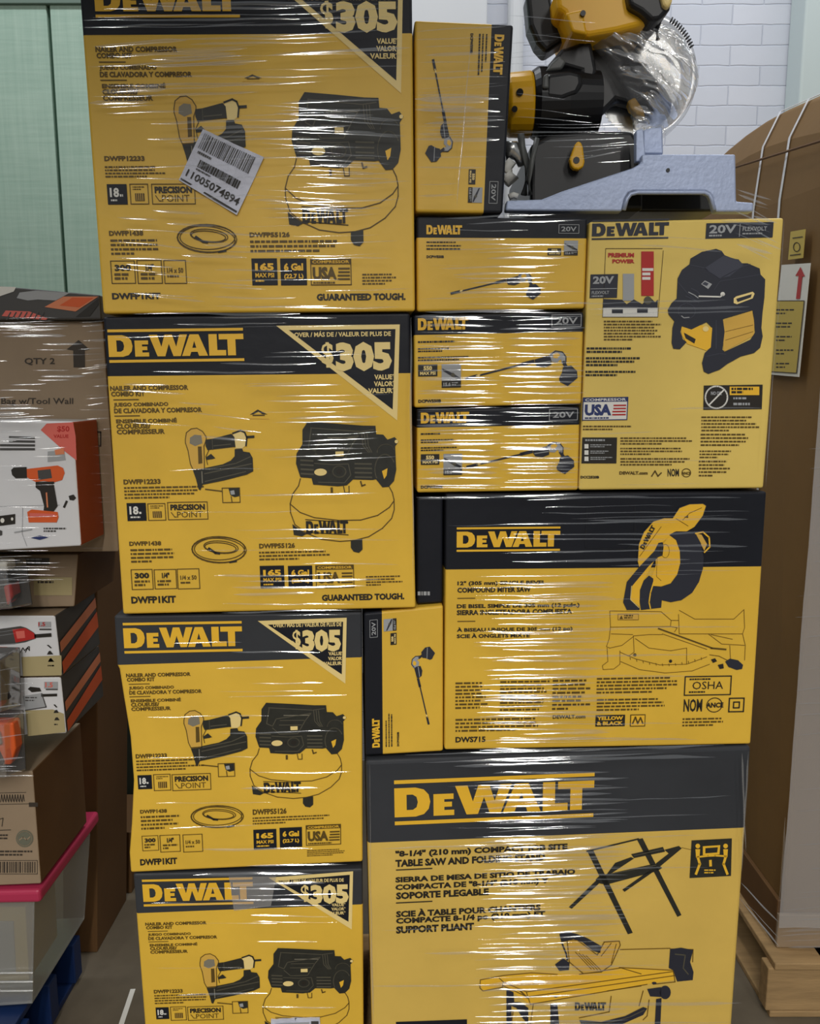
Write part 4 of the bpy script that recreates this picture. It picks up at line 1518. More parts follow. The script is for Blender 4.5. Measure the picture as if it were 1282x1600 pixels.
def slab(mb, pts, y, thick, m, conv=True):
    w = [at(*(zoomed(*p) if conv else p), y) for p in pts]
    mb.prism(w, Vector((0, thick, 0)), m)


mb = MB()
slab(mb, [(30, 1005), (36, 956), (205, 950), (300, 912), (480, 852), (640, 800), (682, 775), (682, 735), (1130, 735), (1134, 960), (1216, 966), (1216, 1010), (1035, 1010), (1020, 945), (1008, 925), (985, 912), (640, 912), (618, 922), (604, 945), (588, 1008)], yb, 0.022, M['alu'])
mb.build('base_casting', saw, bevel=0.003)
mb = MB()
for p, w_ in (([(596, 1002), (610, 950), (628, 926), (660, 918), (980, 918), (1002, 928), (1014, 948), (1028, 1002)], 0.0035), ([(585, 900), (640, 893), (990, 893)], 0.0)):
    if w_:
        mb.tube([at(*zoomed(*q_), yb - 0.002) for q_ in p], w_, M['alu'], 8)
mb.build('arch_rim', saw, smooth=True)
mb = MB()
slab(mb, [(690, 735), (690, 618), (735, 606), (782, 606), (786, 735)], yb + 0.03, 0.05, M['alu'])
mb.build('fence_post', saw, bevel=0.003)
mb = MB()
slab(mb, [(655, 770), (655, 620), (690, 612), (700, 735), (690, 768)], yb + 0.012, 0.016, M['alu'])
mb.build('fence_rib', saw, bevel=0.002)
mb = MB()
c_ = at(*zoomed(806, 812), yb)
mb.tube([c_ + Vector((0, -0.0015, 0)), c_ + Vector((0, 0.004, 0))], 0.0032, M['black_plastic'], 12)
mb.build('bolt_hole', saw)
# dark table and turntable behind the base
mb = MB()
slab(mb, [(150, 1000), (150, 690), (240, 640), (420, 620), (640, 622), (690, 700), (690, 1005)], yb + 0.06, 0.30, M['black_plastic'])
mb.build('turntable', saw, bevel=0.008)
mb = MB()
slab(mb, [(600, 1008), (600, 900), (1040, 900), (1040, 1008)], yb + 0.10, 0.2, M['black_plastic'])  # black block filling the arch, its dark hollow put into colour
mb.build('arch_void_fill', saw, bevel=0.004)
mb = MB()
slab(mb, [(700, 740), (1120, 740), (1120, 760), (700, 760)], yb + 0.02, 0.26, M['alu'])
mb.build('table_top', saw, bevel=0.003)
mb = MB()
slab(mb, [(345, 790), (338, 760), (362, 690), (376, 672), (392, 676), (402, 700), (410, 770), (404, 796), (380, 808), (358, 804)], yb + 0.035, 0.014, M['tool_yellow'])
mb.build('lock_lever', saw, bevel=0.004)
mb = MB()
c_ = at(*zoomed(370, 764), yb + 0.034)
mb.tube([c_, c_ + Vector((0, 0.012, 0))], 0.0055, M['black_plastic'], 12)
mb.build('lever_screw', saw)
# chrome clamp and rods at the left of the table
mb = MB()
mb.tube([at(*zoomed(*p), yb + 0.07) for p in ((30, 720), (70, 715), (98, 750), (110, 790))], [0.016, 0.015, 0.010, 0.007], M['steel'], 12)
mb.tube([at(*zoomed(*p), yb + 0.05) for p in ((28, 780), (52, 800), (62, 840), (30, 870))], [0.012, 0.013, 0.012, 0.010], M['print_white'], 12)
mb.tube([at(*zoomed(*p), yb + 0.04) for p in ((182, 660), (160, 760), (140, 860), (150, 930))], 0.0045, M['grey_plastic'], 8)
mb.tube([at(*zoomed(*p), yb + 0.06) for p in ((105, 640), (110, 700), (140, 800), (120, 930))], 0.006, M['grey_plastic'], 8)
mb.tube([at(*zoomed(*p), yb + 0.03) for p in ((48, 940), (70, 930), (90, 938))], 0.005, M['print_white'], 8)
mb.build('work_clamp', saw, smooth=True)
# motor lying across the saw: yellow end bell, black housing
mb = MB()
a_, b_, c2 = at(*zoomed(30, 505), yb + 0.14), at(*zoomed(155, 500), yb + 0.14), at(*zoomed(470, 490), yb + 0.14)
mb.tube([a_, a_.lerp(b_, .12), b_.lerp(a_, .1), b_], [0.046, 0.052, 0.054, 0.052], M['tool_yellow'], 28)
mb.build('motor_end_cap', saw, smooth=False, bevel=0.002)
mb = MB()
mb.tube([at(*zoomed(100, 440), yb + 0.083), at(*zoomed(100, 440), yb + 0.095)], 0.006, M['black_plastic'], 12)
mb.tube([at(*zoomed(75, 520), yb + 0.083), at(*zoomed(75, 520), yb + 0.095)], 0.005, M['black_plastic'], 12)
mb.build('cap_screw', saw)
mb = MB()
mb.tube([b_, b_.lerp(c2, .08), b_.lerp(c2, .5), c2], [0.054, 0.060, 0.058, 0.050], M['black_plastic'], 28)
mb.build('motor_housing', saw)
mb = MB()
slab(mb, [(215, 470), (218, 360), (240, 345), (340, 330), (400, 345), (405, 400), (380, 450), (300, 480)], yb + 0.08, 0.07, M['black_plastic'])
mb.build('brush_housing', saw, bevel=0.010)
mb = MB()
slab(mb, [(210, 420), (214, 358), (238, 344), (240, 420)], yb + 0.075, 0.08, M['grey_plastic'])
mb.build('housing_collar', saw, bevel=0.003)
mb = MB()
slab(mb, [(225, 340), (240, 300), (300, 230), (380, 205), (440, 180), (470, 330), (440, 480), (400, 500), (390, 340), (320, 320)], yb + 0.10, 0.05, M['black_plastic'])
mb.build('pivot_arm', saw, bevel=0.008)
mb = MB()
slab(mb, [(222, 340), (248, 300), (290, 262), (325, 290), (300, 330)], yb + 0.092, 0.03, M['grey_plastic'])
mb.build('arm_cover', saw, bevel=0.004)
# carrying head above: black yoke and yellow gear housing
mb = MB()
slab(mb, [(130, -40), (250, -40), (270, 80), (350, 120), (390, 190), (300, 200), (225, 250), (180, 200), (145, 120)], yb + 0.13, 0.05, M['black_plastic'])
mb.build('head_yoke', saw, bevel=0.008)
mb = MB()
slab(mb, [(270, -60), (640, -60), (660, 10), (690, 70), (745, 105), (640, 130), (560, 150), (430, 172), (345, 150), (310, 60), (280, 40)], yb + 0.07, 0.13, M['tool_yellow'])
mb.build('gear_housing', saw, bevel=0.016)
mb = MB()
slab(mb, [(318, 60), (400, 42), (425, 165), (350, 150)], yb + 0.055, 0.03, M['tool_yellow'])
mb.build('housing_lug', saw, bevel=0.004)
mb = MB()
c_ = at(*zoomed(402, 62), yb + 0.05)
mb.tube([c_, c_ + Vector((0, 0.02, 0))], 0.0045, M['black_plastic'], 12)
mb.build('lug_screw', saw)
mb = MB()
slab(mb, [(610, -60), (800, -60), (830, -10), (820, 40), (770, 95), (730, 100), (680, 55), (625, 25)], yb + 0.05, 0.10, M['black_plastic'])
mb.build('handle_cap', saw, bevel=0.012)
mb = MB()
slab(mb, [(770, -40), (832, -40), (832, 10), (806, 42), (785, 20)], yb + 0.04, 0.03, M['print_pale'])
mb.build('handle_tip', saw, bevel=0.006)
mb = MB()
slab(mb, [(430, 190), (520, 170), (640, 250), (800, 420), (832, 480), (820, 560), (700, 520), (560, 480), (450, 590), (430, 400)], yb + 0.135, 0.03, M['black_plastic'])
mb.build('upper_guard', saw, bevel=0.008)
# toothed blade and its clear lower guard
bc_ = at(*zoomed(690, 380), yb + 0.17)
rad = (at(*zoomed(935, 380), yb + 0.17) - bc_).length
mb = MB()
N = 72
out, inn = [], []
for k in range(N):
    a0 = 2 * math.pi * k / N
    for da, rr in ((0, 1.0), (0.6 * 2 * math.pi / N, 0.955)):
        out.append(bc_ + Vector((math.cos(a0 + da) * rad * rr * 0.93, 0, math.sin(a0 + da) * rad * rr * 0.93 * 1.15)))
mb.prism(out, Vector((0, 0.003, 0)), M['steel'])
mb.build('saw_blade', saw)
mb = MB()
rim, thick = [], 0.036
K = 40
for j, (yy, fr) in enumerate(((0.0, 0.72), (-0.012, 0.86), (-0.018, 0.97), (-0.012, 1.0), (0.02, 1.0), (0.03, 0.97))):
    for k in range(K + 1):
        a0 = R(-72 + 150 * k / K)
        mb.v.append(tuple(bc_ + Vector((math.cos(a0) * rad * fr, yy, math.sin(a0) * rad * fr * 1.17))))
gm = film_mat('clear_guard_plastic', 0.55, 0.2, 0.22)
mi = mb.mi(gm)
for j in range(5):
    for k in range(K):
        a = j * (K + 1) + k
        mb.f.append([a, a + 1, a + K + 2, a + K + 1])
        mb.m.append(mi)
for k in range(12):
    a0 = R(28 + 3.2 * k)
    p0 = bc_ + Vector((math.cos(a0) * rad * 0.9, -0.02, math.sin(a0) * rad * 0.9 * 1.17))
    p1 = bc_ + Vector((math.cos(a0) * rad * 0.985, -0.02, math.sin(a0) * rad * 0.985 * 1.17))
    mb.tube([p0, p1], 0.0016, M['black_plastic'], 6)
mb.build('blade_guard', saw, smooth=True)
mb = MB()
mb.tube([at(*zoomed(*p), yb + 0.09) for p in ((768, 95), (752, 140), (758, 190))], 0.004, M['black_plastic'], 8)
mb.build('guard_spring', saw)
mb = MB()
slab(mb, [(615, 480), (650, 462), (690, 520), (700, 560), (660, 545), (630, 520)], yb + 0.13, 0.02, M['tool_yellow'])
mb.build('guard_lever', saw, bevel=0.003)


# ------------------------------------------------------------------ film
def noise1(seed):
    r = random.Random(seed)
    ph = [(r.uniform(0.6, 1.4) * f, r.uniform(0, 6.28), a) for f, a in ((5, 1.0), (13, 0.5), (31, 0.3), (67, 0.15))]
    return lambda t: sum(a * math.sin(f * t + p) for f, p, a in ph) / 1.95


def wrinkle(mb, P, nrm, up, t0, t1, h, m, seed, step=0.012, wave=0.004, pinch=0.5, lift=0.0, lean=0.165):
    """a raised crease of stretched film: half-round strip following P(t) for t0<t<t1"""
    n1, n2, n3 = noise1(seed), noise1(seed + 9999), noise1(seed + 777)
    k = max(4, int((t1 - t0) / step))
    ring = 5
    vs = []
    for i in range(k + 1):
        t = t0 + (t1 - t0) * i / k
        e = min(1.0, min(i, k - i) / k * 7)
        hh = h * max(0.10, 1 - pinch + pinch * n2(t)) * (0.08 + 0.92 * e)
        p = P(t) + up * (wave * n1(t))
        for j in range(ring):
            a = 2.0 * j / (ring - 1) - 1
            vs.append(p + up * (a * hh / 2) + nrm * (lift - a * hh * lean + (1 - a * a) * hh * 0.085 * (1 + 0.5 * n3(t * 2))))
    fs = []
    for i in range(k):
        for j in range(ring - 1):
            a = i * ring + j
            fs.append((a, a + ring, a + ring + 1, a + 1))
    mb.add(vs, fs, m)


def film_rows(mb, wall, rows, m, seed0=0, lift=0.006):
    """rows: (pixel x0, x1, y top, y bottom, crease spacing px, crease height px, tilt px per 100 px, part of the width a crease spans)"""
    up = Vector((0, 0, 1))
    sd = seed0
    for x0, x1, ya, yb_, sp, h, tilt, span in rows:
        y = ya
        while y < yb_:
            sd += 1
            w = (x1 - x0) * min(1, span * rng.uniform(0.7, 1.35))
            xa = x0 if w >= (x1 - x0) * 0.98 else rng.uniform(x0, x1 - w)
            tl = tilt * rng.uniform(0.5, 1.5) / 100
            A = wall.hit(xa, y) + wall.n * lift
            B = wall.hit(xa + w, y - tl * w) + wall.n * lift
            L = (B - A).length
            dr = (B - A) / max(L, 1e-6)
            u2 = (up - dr * up.dot(dr)).normalized()
            ph = rng.uniform(0, 60)
            wrinkle(mb, lambda t, A=A, dr=dr, ph=ph: A + dr * (t - ph), wall.n, u2, ph, ph + L, h * 0.00108 * rng.uniform(0.6, 1.4), m, sd, lift=rng.uniform(0, 0.003), lean=0.05 + 0.25 * y / 1600)
            y += sp * rng.uniform(0.5, 1.5)


mb = MB()
fw = front(1.300)
film_rows(mb, fw, [
    (122, 645, 2, 56, 8.0, 6.5, 2.0, 0.7),
    (130, 645, 58, 150, 9.0, 5.0, 3.0, 0.5),
    (140, 420, 76, 112, 6.0, 7.0, 3.0, 0.55),
    (140, 300, 140, 176, 6.0, 7.0, 3.0, 0.7),
    (150, 645, 150, 330, 10, 4.6, 3.0, 0.4),
    (380, 640, 170, 340, 8.0, 5.4, -4.0, 0.5),
    (160, 420, 330, 470, 9.0, 5.0, -8.0, 0.35),
    (300, 648, 330, 480, 12, 4.2, 1.0, 0.45),
    (165, 648, 484, 512, 7.0, 5.0, 1.0, 0.45),
    (165, 648, 512, 600, 17.0, 4.4, 1.0, 0.35),
    (180, 420, 600, 700, 15, 4.6, -8.0, 0.35),
    (380, 648, 600, 720, 11, 4.6, 2.0, 0.5),
    (190, 648, 700, 900, 26, 3.0, 1.0, 0.4),
    (300, 640, 900, 960, 10, 4.6, 1.0, 0.5),
    (200, 566, 962, 1360, 28, 3.0, 1.0, 0.4),
    (340, 566, 1068, 1090, 9, 3.6, 1.0, 0.6),
    (215, 566, 1362, 1440, 10, 4.4, 1.0, 0.4),
    (230, 566, 1440, 1620, 30, 3.0, 1.0, 0.4),
    (648, 790, 50, 200, 10.0, 4.6, 5.0, 0.8),
    (648, 780, 150, 225, 6.0, 6.0, -1.0, 0.85),
    (648, 780, 225, 330, 18, 3.0, 1.0, 0.6),
    (652, 918, 340, 380, 14, 3.4, 1.0, 0.5),
    (652, 926, 380, 486, 8.0, 6.0, 1.0, 0.6),
    (650, 1215, 478, 496, 6.0, 5.4, 2.0, 0.45),
    (780, 914, 494, 640, 8.0, 5.4, 0.5, 0.97),
    (780, 908, 640, 775, 8.0, 5.4, 0.5, 0.97),
    (905, 1200, 640, 766, 30, 3.0, 1.0, 0.4),
    (918, 1222, 344, 400, 18, 4.0, -6.0, 0.35),
    (697, 1196, 775, 900, 9.0, 4.6, 1.0, 0.55),
    (740, 960, 900, 1170, 8.0, 4.8, 1.0, 0.9),
    (697, 1190, 900, 1170, 30, 3.4, 1.0, 0.5),
    (576, 1172, 1160, 1195, 7.0, 6.0, 2.5, 0.6),
    (740, 980, 1195, 1620, 8.5, 5.0, 2.5, 0.9),
    (576, 1168, 1195, 1620, 26, 3.6, 2.5, 0.5),
], M['film'], 100)
ft = Wall(fw.hit(700, 630), YAW + R(2.2))
film_rows(mb, ft, [(650, 785, 494, 640, 8.0, 5.4, 0.5, 0.97), (650, 785, 640, 775, 8.0, 5.4, 0.5, 0.97)], M['film'], 700)
# gathered folds running down the right edge of the table saw carton and the corners
for (pxa, pya, pxb, pyb, h) in ((1168, 1172, 1158, 1360, 9), (1160, 1176, 1166, 1330, 5), (577, 1195, 584, 1600, 6), (1224, 345, 1198, 760, 4), (640, 496, 646, 940, 4), (735, 60, 716, 325, 4)):
    A, B = fw.hit(pxa, pya), fw.hit(pxb, pyb)
    L = (B - A).length
    dr = (B - A) / L
    wrinkle(mb, lambda t, A=A, dr=dr: A + dr * t, fw.n, fw.ex, 0, L, h * 0.00108, M['film_haze'], int(pxa + pya), wave=0.003, lift=0.002)
o = mb.build('stretch_film', origin=at(640, 900, 1.30), smooth=True)
tag(o, 'wrinkled clear stretch film wound round the tall stack of yellow cartons', 'film')

# crumpled film bagged over the blade and head of the miter saw
mb = MB()
G = 84


def bag_pt(i, j):
    u, v = i / G, j / G
    # outline of the bag, read top to bottom
    xl = 400 + 240 * v + 60 * math.sin(v * 3.1)
    xr = 795 + 155 * math.sin(math.pi * min(1, v * 1.05)) ** 0.8
    cx, cy = xl + (xr - xl) * u, 165 + 470 * v - 30 * u * (1 - v)
    p = at(*zoomed(cx, cy), yb + 0.115)
    bul = math.sin(math.pi * u) ** 0.5 * math.sin(math.pi * min(1, v + 0.06)) ** 0.5
    al, ac = (cx * 0.80 + cy * 0.60) * 0.01, (cy * 0.80 - cx * 0.60) * 0.01
    N_ = mnoise.noise
    wr = 0.022 * N_(Vector((al * 0.35, ac * 1.1, 3.1))) + 0.022 * (0.5 - abs(N_(Vector((al * 0.55, ac * 3.4, 7.7))))) + 0.010 * N_(Vector((al * 1.6, ac * 7.0, 1.3)))
    return p + Vector((0, -0.055 * bul + wr * (0.4 + bul), 0))


vs = [bag_pt(i, j) for j in range(G + 1) for i in range(G + 1)]
mb.add(vs, [(j * (G + 1) + i, (j + 1) * (G + 1) + i, (j + 1) * (G + 1) + i + 1, j * (G + 1) + i + 1) for j in range(G) for i in range(G)], M['film_bag'])
o = mb.build('stretch_film', origin=at(950, 330, yb), smooth=True)
tag(o, 'crumpled clear film bagged over the blade of the miter saw', 'film')
# strands pulled from the stack across the saw
mb = MB()
fy = Wall((0, yb - 0.02, 0), 0)
film_rows(mb, fy, [(785, 985, 196, 216, 6.0, 2.6, 1.5, 0.8), (785, 900, 60, 110, 9.0, 3.0, 9.0, 0.5), (785, 1000, 216, 250, 10, 2.4, 3.0, 0.5), (900, 990, 222, 268, 7, 2.6, 14, 0.6), (790, 930, 30, 62, 22, 2.4, -12, 0.9), (800, 930, 150, 190, 16, 3.0, -10, 0.8)], M['film'], 900)
fz = Wall((0, 1.345, 0), 0)
film_rows(mb, fz, [(1140, 1224, 300, 392, 7.0, 3.6, -40, 0.5)], M['film_haze'], 1200)
mb.build('film_strand', o, smooth=True)

# ------------------------------------------------------------------ right: big wrapped carton on a pallet
RX, RY = 0.886, 1.74
pz = 0.145
sidew = Wall((RX, 0, 0), R(-90))      # its left side, facing the stack
sidew.n = Vector((-1, 0, 0))
sidew.ex = Vector((0, -1, 0))
mb = MB()
top_far, top_near = at_x(1096, 236, RX).z, at_x(1290, 160, RX).z
yf = RY + 1.0
z1 = 2.02
out = [(RX, RY, pz), (RX, RY, z1 - 0.10), (RX, RY, z1), (RX + 0.08, RY, z1 + 0.07), (RX + 0.8, RY, z1 + 0.09), (RX + 0.8, RY, pz)]
# body with a softly bulging top, cut in slices front to back
SL = 8
prof = [(0, 0.0), (0, 0.55), (0, 0.93), (0.012, 0.985), (0.05, 1.03), (0.16, 1.055), (0.9, 1.06), (0.9, 0.0)]
vs = []
for k in range(SL + 1):
    y = RY + (yf - RY) * k / SL
    for (dx, fz_) in prof:
        z = pz + (z1 - pz) * fz_ + (0.10 * math.sin(math.pi * min(1, k / SL * 1.0)) * 0.5 if fz_ > 0.95 else 0) + (0.06 * k / SL if fz_ > 0.9 else 0)
        bulge = -0.012 * math.sin(math.pi * k / SL) * math.sin(math.pi * min(1, fz_)) if dx < 0.1 else 0
        vs.append((RX + dx + bulge, y, z))
n = len(prof)
fs2 = []
for k in range(SL):
    for j in range(n):
        a, b = k * n + j, k * n + (j + 1) % n
        fs2.append((a, a + n, b + n, b))
fs2.append(tuple(range(n)))
fs2.append(tuple(SL * n + j for j in reversed(range(n))))
mb.add(vs, fs2, M['kraft_brown'])
rc = mb.build('pallet_carton', origin=(RX + 0.45, RY + 0.5, pz), bevel=0.008)
tag(rc, 'tall brown pallet carton at the right edge, bulging at its top', 'box')
# straps pulled over the top edge
for px in (1186, 1226):
    p = at_x(px, 250, RX)
    mb = MB()
    k0 = (p.y - RY) / (yf - RY)
    pts = []
    for (dx, fz_) in prof[1:7]:
        z = pz + (z1 - pz) * fz_ + (0.05 * math.sin(math.pi * k0) if fz_ > 0.95 else 0) + (0.06 * k0 if fz_ > 0.9 else 0)
        bl = -0.012 * math.sin(math.pi * k0) * math.sin(math.pi * min(1, fz_)) if dx < 0.1 else 0
        pts.append(Vector((RX + dx + bl - 0.003, p.y, z + 0.003)))
    vs = []
    for q in pts:
        vs += [q + Vector((0, -0.006, 0)), q + Vector((-0.002, 0, 0.001)), q + Vector((0, 0.006, 0))]
    fs2 = []
    for i in range(len(pts) - 1):
        for j in range(2):
            a = 3 * i + j
            fs2.append((a, a + 1, a + 4, a + 3))
    mb.add(vs, fs2, M['rope'])
    mb.build('gathered_strap', rc, smooth=True)
# seam of the lid flap
mb = MB()
for pa, pb in (((1128, 268), (1290, 218)),):
    A, B = at_x(*pa, RX - 0.014), at_x(*pb, RX - 0.014)
    mb.tube([A, A.lerp(B, .5), B], 0.003, M['kraft_dark'], 6)
mb.build('lid_seam', rc)


def side_sheet(name, quad, m, label=None):
    mb = MB()
    w = [at_x(px, py, RX - 0.017) for px, py in quad]
    mb.prism(w, Vector((0.0012, 0, 0)), m)
    o = mb.build(name, rc)
    if label:
        o['label'] = label
    return o


def side_pen(mb):
    return Pen(mb, lambda x, y: (at_x(x, y, RX - 0.0172), Vector((-1, 0, 0))), 0.0006)


o = side_sheet('small_sticker', [(1236, 362), (1259, 358), (1255, 403), (1232, 406)], M['yellow_paper'], 'small pale yellow sticker')
mb = MB()
pn = side_pen(mb)
pn.line([(1240, 372), (1255, 370)], 1.5, M['kraft_ink'], 1)
pn.arc(1246, 386, 5, 7, 1.2, M['kraft_ink'], 1)
pn.line([(1236, 399), (1252, 397)], 1.5, M['kraft_ink'], 1)
mb.build('sticker_print', o)
o = side_sheet('shipping_sheet', [(1222, 414), (1267, 411), (1249, 589), (1203, 585)], M['print_white'], 'white and yellow sheet with a red up arrow')
mb = MB()
pn = side_pen(mb)
pn.poly([(1206, 470), (1258, 470), (1246, 583), (1196, 580)], M['yellow_paper'], 1)
pn.poly([(1252, 417), (1259, 432), (1255, 432), (1251, 467), (1245, 467), (1249, 431), (1244, 431)], M['red'], 1)
for k in range(5):
    pn.greek(1214, 483 + 21 * k, 1250 - 2 * k, 494 + 21 * k, 2, M['kraft_ink'], 2, .4, 9)
pn.line([(1206, 470), (1258, 470), (1246, 583), (1196, 580)], 1.2, M['kraft_ink'], 2, True)
mb.build('sheet_print', o)
# tray the carton stands in
mb = MB()
T = 0.012
mb.box((RX - T, RY - T, pz), (RX + 0.9, RY - 0.001, pz + 0.085), M['kraft_grey'])
mb.box((RX - T, RY - 0.001, pz), (RX - 0.001 - 0.0, yf, pz + 0.115), M['kraft_dark'])
mb.build('carton_tray', rc, bevel=0.002)
pr = pallet('wooden_pallet', 'pale wooden pallet under the tall brown carton at the right', RX - 0.05, RX + 0.95, RY - 0.06, yf, pz - 0.002, M['wood'])
# heavy blocks at the pallet corner
# film round the foot of the carton
mb = MB()
for (pa, pb, h, sd) in (((1150, 1395), (1218, 1478), 7, 1), ((1160, 1404), (1218, 1468), 4, 2), ((1158, 1378), (1217, 1440), 3, 3)):
    A, B = at_x(*pa, RX - 0.022), at_x(*pb, RX - 0.022)
    L = (B - A).length
    dr = (B - A) / L
    u2 = (Vector((0, 0, 1)) - dr * dr.z).normalized()
    wrinkle(mb, lambda t, A=A, dr=dr: A + dr * t, Vector((-1, 0, 0)), u2, 0, L, h * 0.0014, M['rope'], sd)
rf = Wall((0, RY - 0.022, 0), 0)
film_rows(mb, rf, [(1216, 1330, 1455, 1482, 7, 5, 5, 0.97), (1222, 1330, 1400, 1455, 16, 3, 8, 0.95), (1240, 1340, 900, 1400, 26, 2.6, 8, 0.9), (1262, 1340, 700, 900, 30, 2.6, 8, 0.9)], M['film'], 1500)
def sheet(P, nu, nv, m):
    vs = [P(i / nu, j / nv) for j in range(nv + 1) for i in range(nu + 1)]
    mb.add(vs, [(j * (nu + 1) + i, (j + 1) * (nu + 1) + i, (j + 1) * (nu + 1) + i + 1, j * (nu + 1) + i + 1) for j in range(nv) for i in range(nu)], m)


nA, nB = noise1(4001), noise1(4002)
sheet(lambda u, v: Vector((RX - 0.016 + 0.5 * u, RY - 0.024 + 0.003 * nA(v * 4 + u * 3), pz + 0.06 + 1.9 * v)), 14, 60, M['film_sheet'])
A, B = rf.hit(1216, 1480), rf.hit(1240, 1350)
wrinkle(mb, lambda t: rf.hit(1213, 1474) + Vector((0, 0, 1)) * t, Vector((-0.7, -0.7, 0)), Vector((0.7, -0.7, 0)), 0, 0.32, 0.012, M['film'], 77)
o = mb.build('stretch_film', origin=(RX, RY, pz), smooth=True)
tag(o, 'clear film drawn tight round the foot of the tall brown carton at the right', 'film')

# ------------------------------------------------------------------ left: second stack
LXr = -0.775


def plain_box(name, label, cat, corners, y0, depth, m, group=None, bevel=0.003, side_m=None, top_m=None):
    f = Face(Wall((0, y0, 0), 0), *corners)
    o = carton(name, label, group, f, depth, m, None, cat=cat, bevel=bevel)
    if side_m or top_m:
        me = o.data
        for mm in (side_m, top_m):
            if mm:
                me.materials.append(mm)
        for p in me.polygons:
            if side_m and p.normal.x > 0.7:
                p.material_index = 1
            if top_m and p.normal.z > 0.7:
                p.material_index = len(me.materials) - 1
    return f, o


yl_ = 1.53
# flat dark carton at the very top
f, o = plain_box('flat_carton', 'flat charcoal carton with orange print on top of the left stack', 'box', ((-120, 436), (156, 461), (158, 499), (-120, 500)), yl_ - 0.02, 0.28, M['charcoal'], side_m=M['charcoal'])
mb = MB()
q = f.pix(mb, 0, 440, 6.41)
q.poly([(-300, 40), (165, 55), (140, 100), (0, 148), (-300, 200)], M['print_white'], 1)
q.poly([(200, 110), (360, 90), (700, 115), (560, 190), (380, 180), (280, 190), (170, 165)], M['print_grey'], 1)
q.poly([(640, 150), (990, 150), (760, 300), (450, 255)], M['orange_tan'], 2)
q.poly([(730, 160), (940, 165), (800, 260), (600, 240)], M['orange'], 3)
q.poly([(20, 345), (60, 290), (300, 300), (480, 370), (460, 385)], M['pinkred'], 1)
for k in range(7):
    q.line([(70 + 55 * k, 380), (110 + 55 * k, 310)], 14, M['charcoal'], 2)
q.poly([(990, 165), (990, 230), (900, 350), (760, 355)], M['ink'], 1)
mb.build('carton_print', o)
# tall kraft carton with arrow
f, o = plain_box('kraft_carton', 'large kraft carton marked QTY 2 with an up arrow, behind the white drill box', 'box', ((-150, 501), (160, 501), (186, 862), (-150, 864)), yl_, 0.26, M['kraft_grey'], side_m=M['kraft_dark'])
mb = MB()
q = f.pix(mb, 0, 440, 6.41)
ki = M['kraft_ink']
q.text('QTY 2', 248, 765, 552, 838, ki, 1, 0.02)
q.text('Bag w/Tool Wall', 15, 1165, 735, 1245, ki, 1, 0.01)
q.poly([(735, 690), (670, 680), (790, 585), (900, 680), (852, 690), (855, 860), (740, 860)], ki, 1)
q2 = f.pix(mb, 0, 650, 6.41)
q2.frame(800, 160, 1010, 300, 14, ki, 1)
q2.poly([(900, 690), (862, 672), (930, 610), (1010, 672), (1005, 690), (1000, 850), (900, 850)], ki, 1)
mb.build('carton_print', o)
# white drill box in front
f, o = plain_box('drill_box', 'white box picturing an orange and black cordless drill, red corner at its top right', 'box', ((-150, 655), (114, 659), (127, 853), (-150, 868)), yl_ - 0.115, 0.11, M['white_card'], side_m=mat('shaded_orange_card', (168, 76, 38), 0.5))  # side orange darkened to carry the shade on that side
mb = MB()
q = f.pix(mb, 0, 650, 6.41)
q.poly([(410, 140), (470, 75), (735, 62), (760, 200), (770, 445), (640, 345)], M['pinkred'], 1)
q.text('$50', 575, 100, 700, 165, M['red'], 2, 0.03)
q.text('VALUE', 540, 185, 690, 220, M['red'], 2, 0.03)
q.poly([(480, 355), (640, 340), (660, 440), (480, 460)], M['print_grey'], 1)
q.poly([(550, 340), (640, 320), (650, 380), (560, 390)], M['orange_tan'], 2)
for k in range(4):
    q.line([(100 - 30 * (k > 1) * 3, 212 + 40 * k), (345, 218 + 38 * k)], 22, M['charcoal'], 1)
q.poly([(115, 540), (140, 515), (270, 510), (275, 620), (160, 622), (125, 590)], M['ink'], 2)
q.poly([(270, 530), (400, 515), (580, 495), (635, 520), (650, 570), (625, 640), (540, 665), (440, 650), (360, 660), (300, 630), (272, 610)], M['orange'], 1)
q.poly([(380, 545), (510, 530), (525, 620), (390, 640)], M['charcoal'], 2)
q.poly([(360, 660), (545, 655), (545, 700), (580, 900), (540, 955), (440, 945), (445, 900), (405, 750), (360, 715)], M['ink'], 2)
q.line([(470, 770), (480, 910)], 14, M['orange_tan'], 3)
q.poly([(275, 960), (320, 935), (580, 960), (590, 1010), (570, 1065), (290, 1065)], M['orange'], 1)
q.poly([(300, 970), (560, 980), (560, 1010), (300, 1010)], M['pinkred'], 2)
q.poly([(690, 800), (740, 785), (765, 820), (740, 845), (700, 840)], M['ink'], 1)
q.line([(670, 855), (645, 910)], 22, M['ink'], 1)
q.poly([(0, 1000), (155, 980), (155, 1080), (0, 1100)], M['ink'], 1)
q.ell(28, 1045, 20, 24, M['print_white'], 2)
q.ell(125, 1030, 12, 16, M['print_white'], 2)
q.line([(230, 900), (225, 1180), (270, 1300)], 5, M['print_grey'], 1)
q.line([(0, 905), (600, 890)], 4, M['print_grey'], 1)
q.greek(440, 1118, 720, 1170, 2, M['charcoal'], 1, .6, 50)
q.poly([(310, 1220), (400, 1195), (490, 1215), (400, 1240)], M['blue'], 1)
q.line([(150, 1165), (320, 1135)], 14, M['print_grey'], 1)
q.poly([(0, 1140), (25, 1150), (25, 1190), (0, 1200)], M['charcoal'], 1)
mb.build('box_print', o)
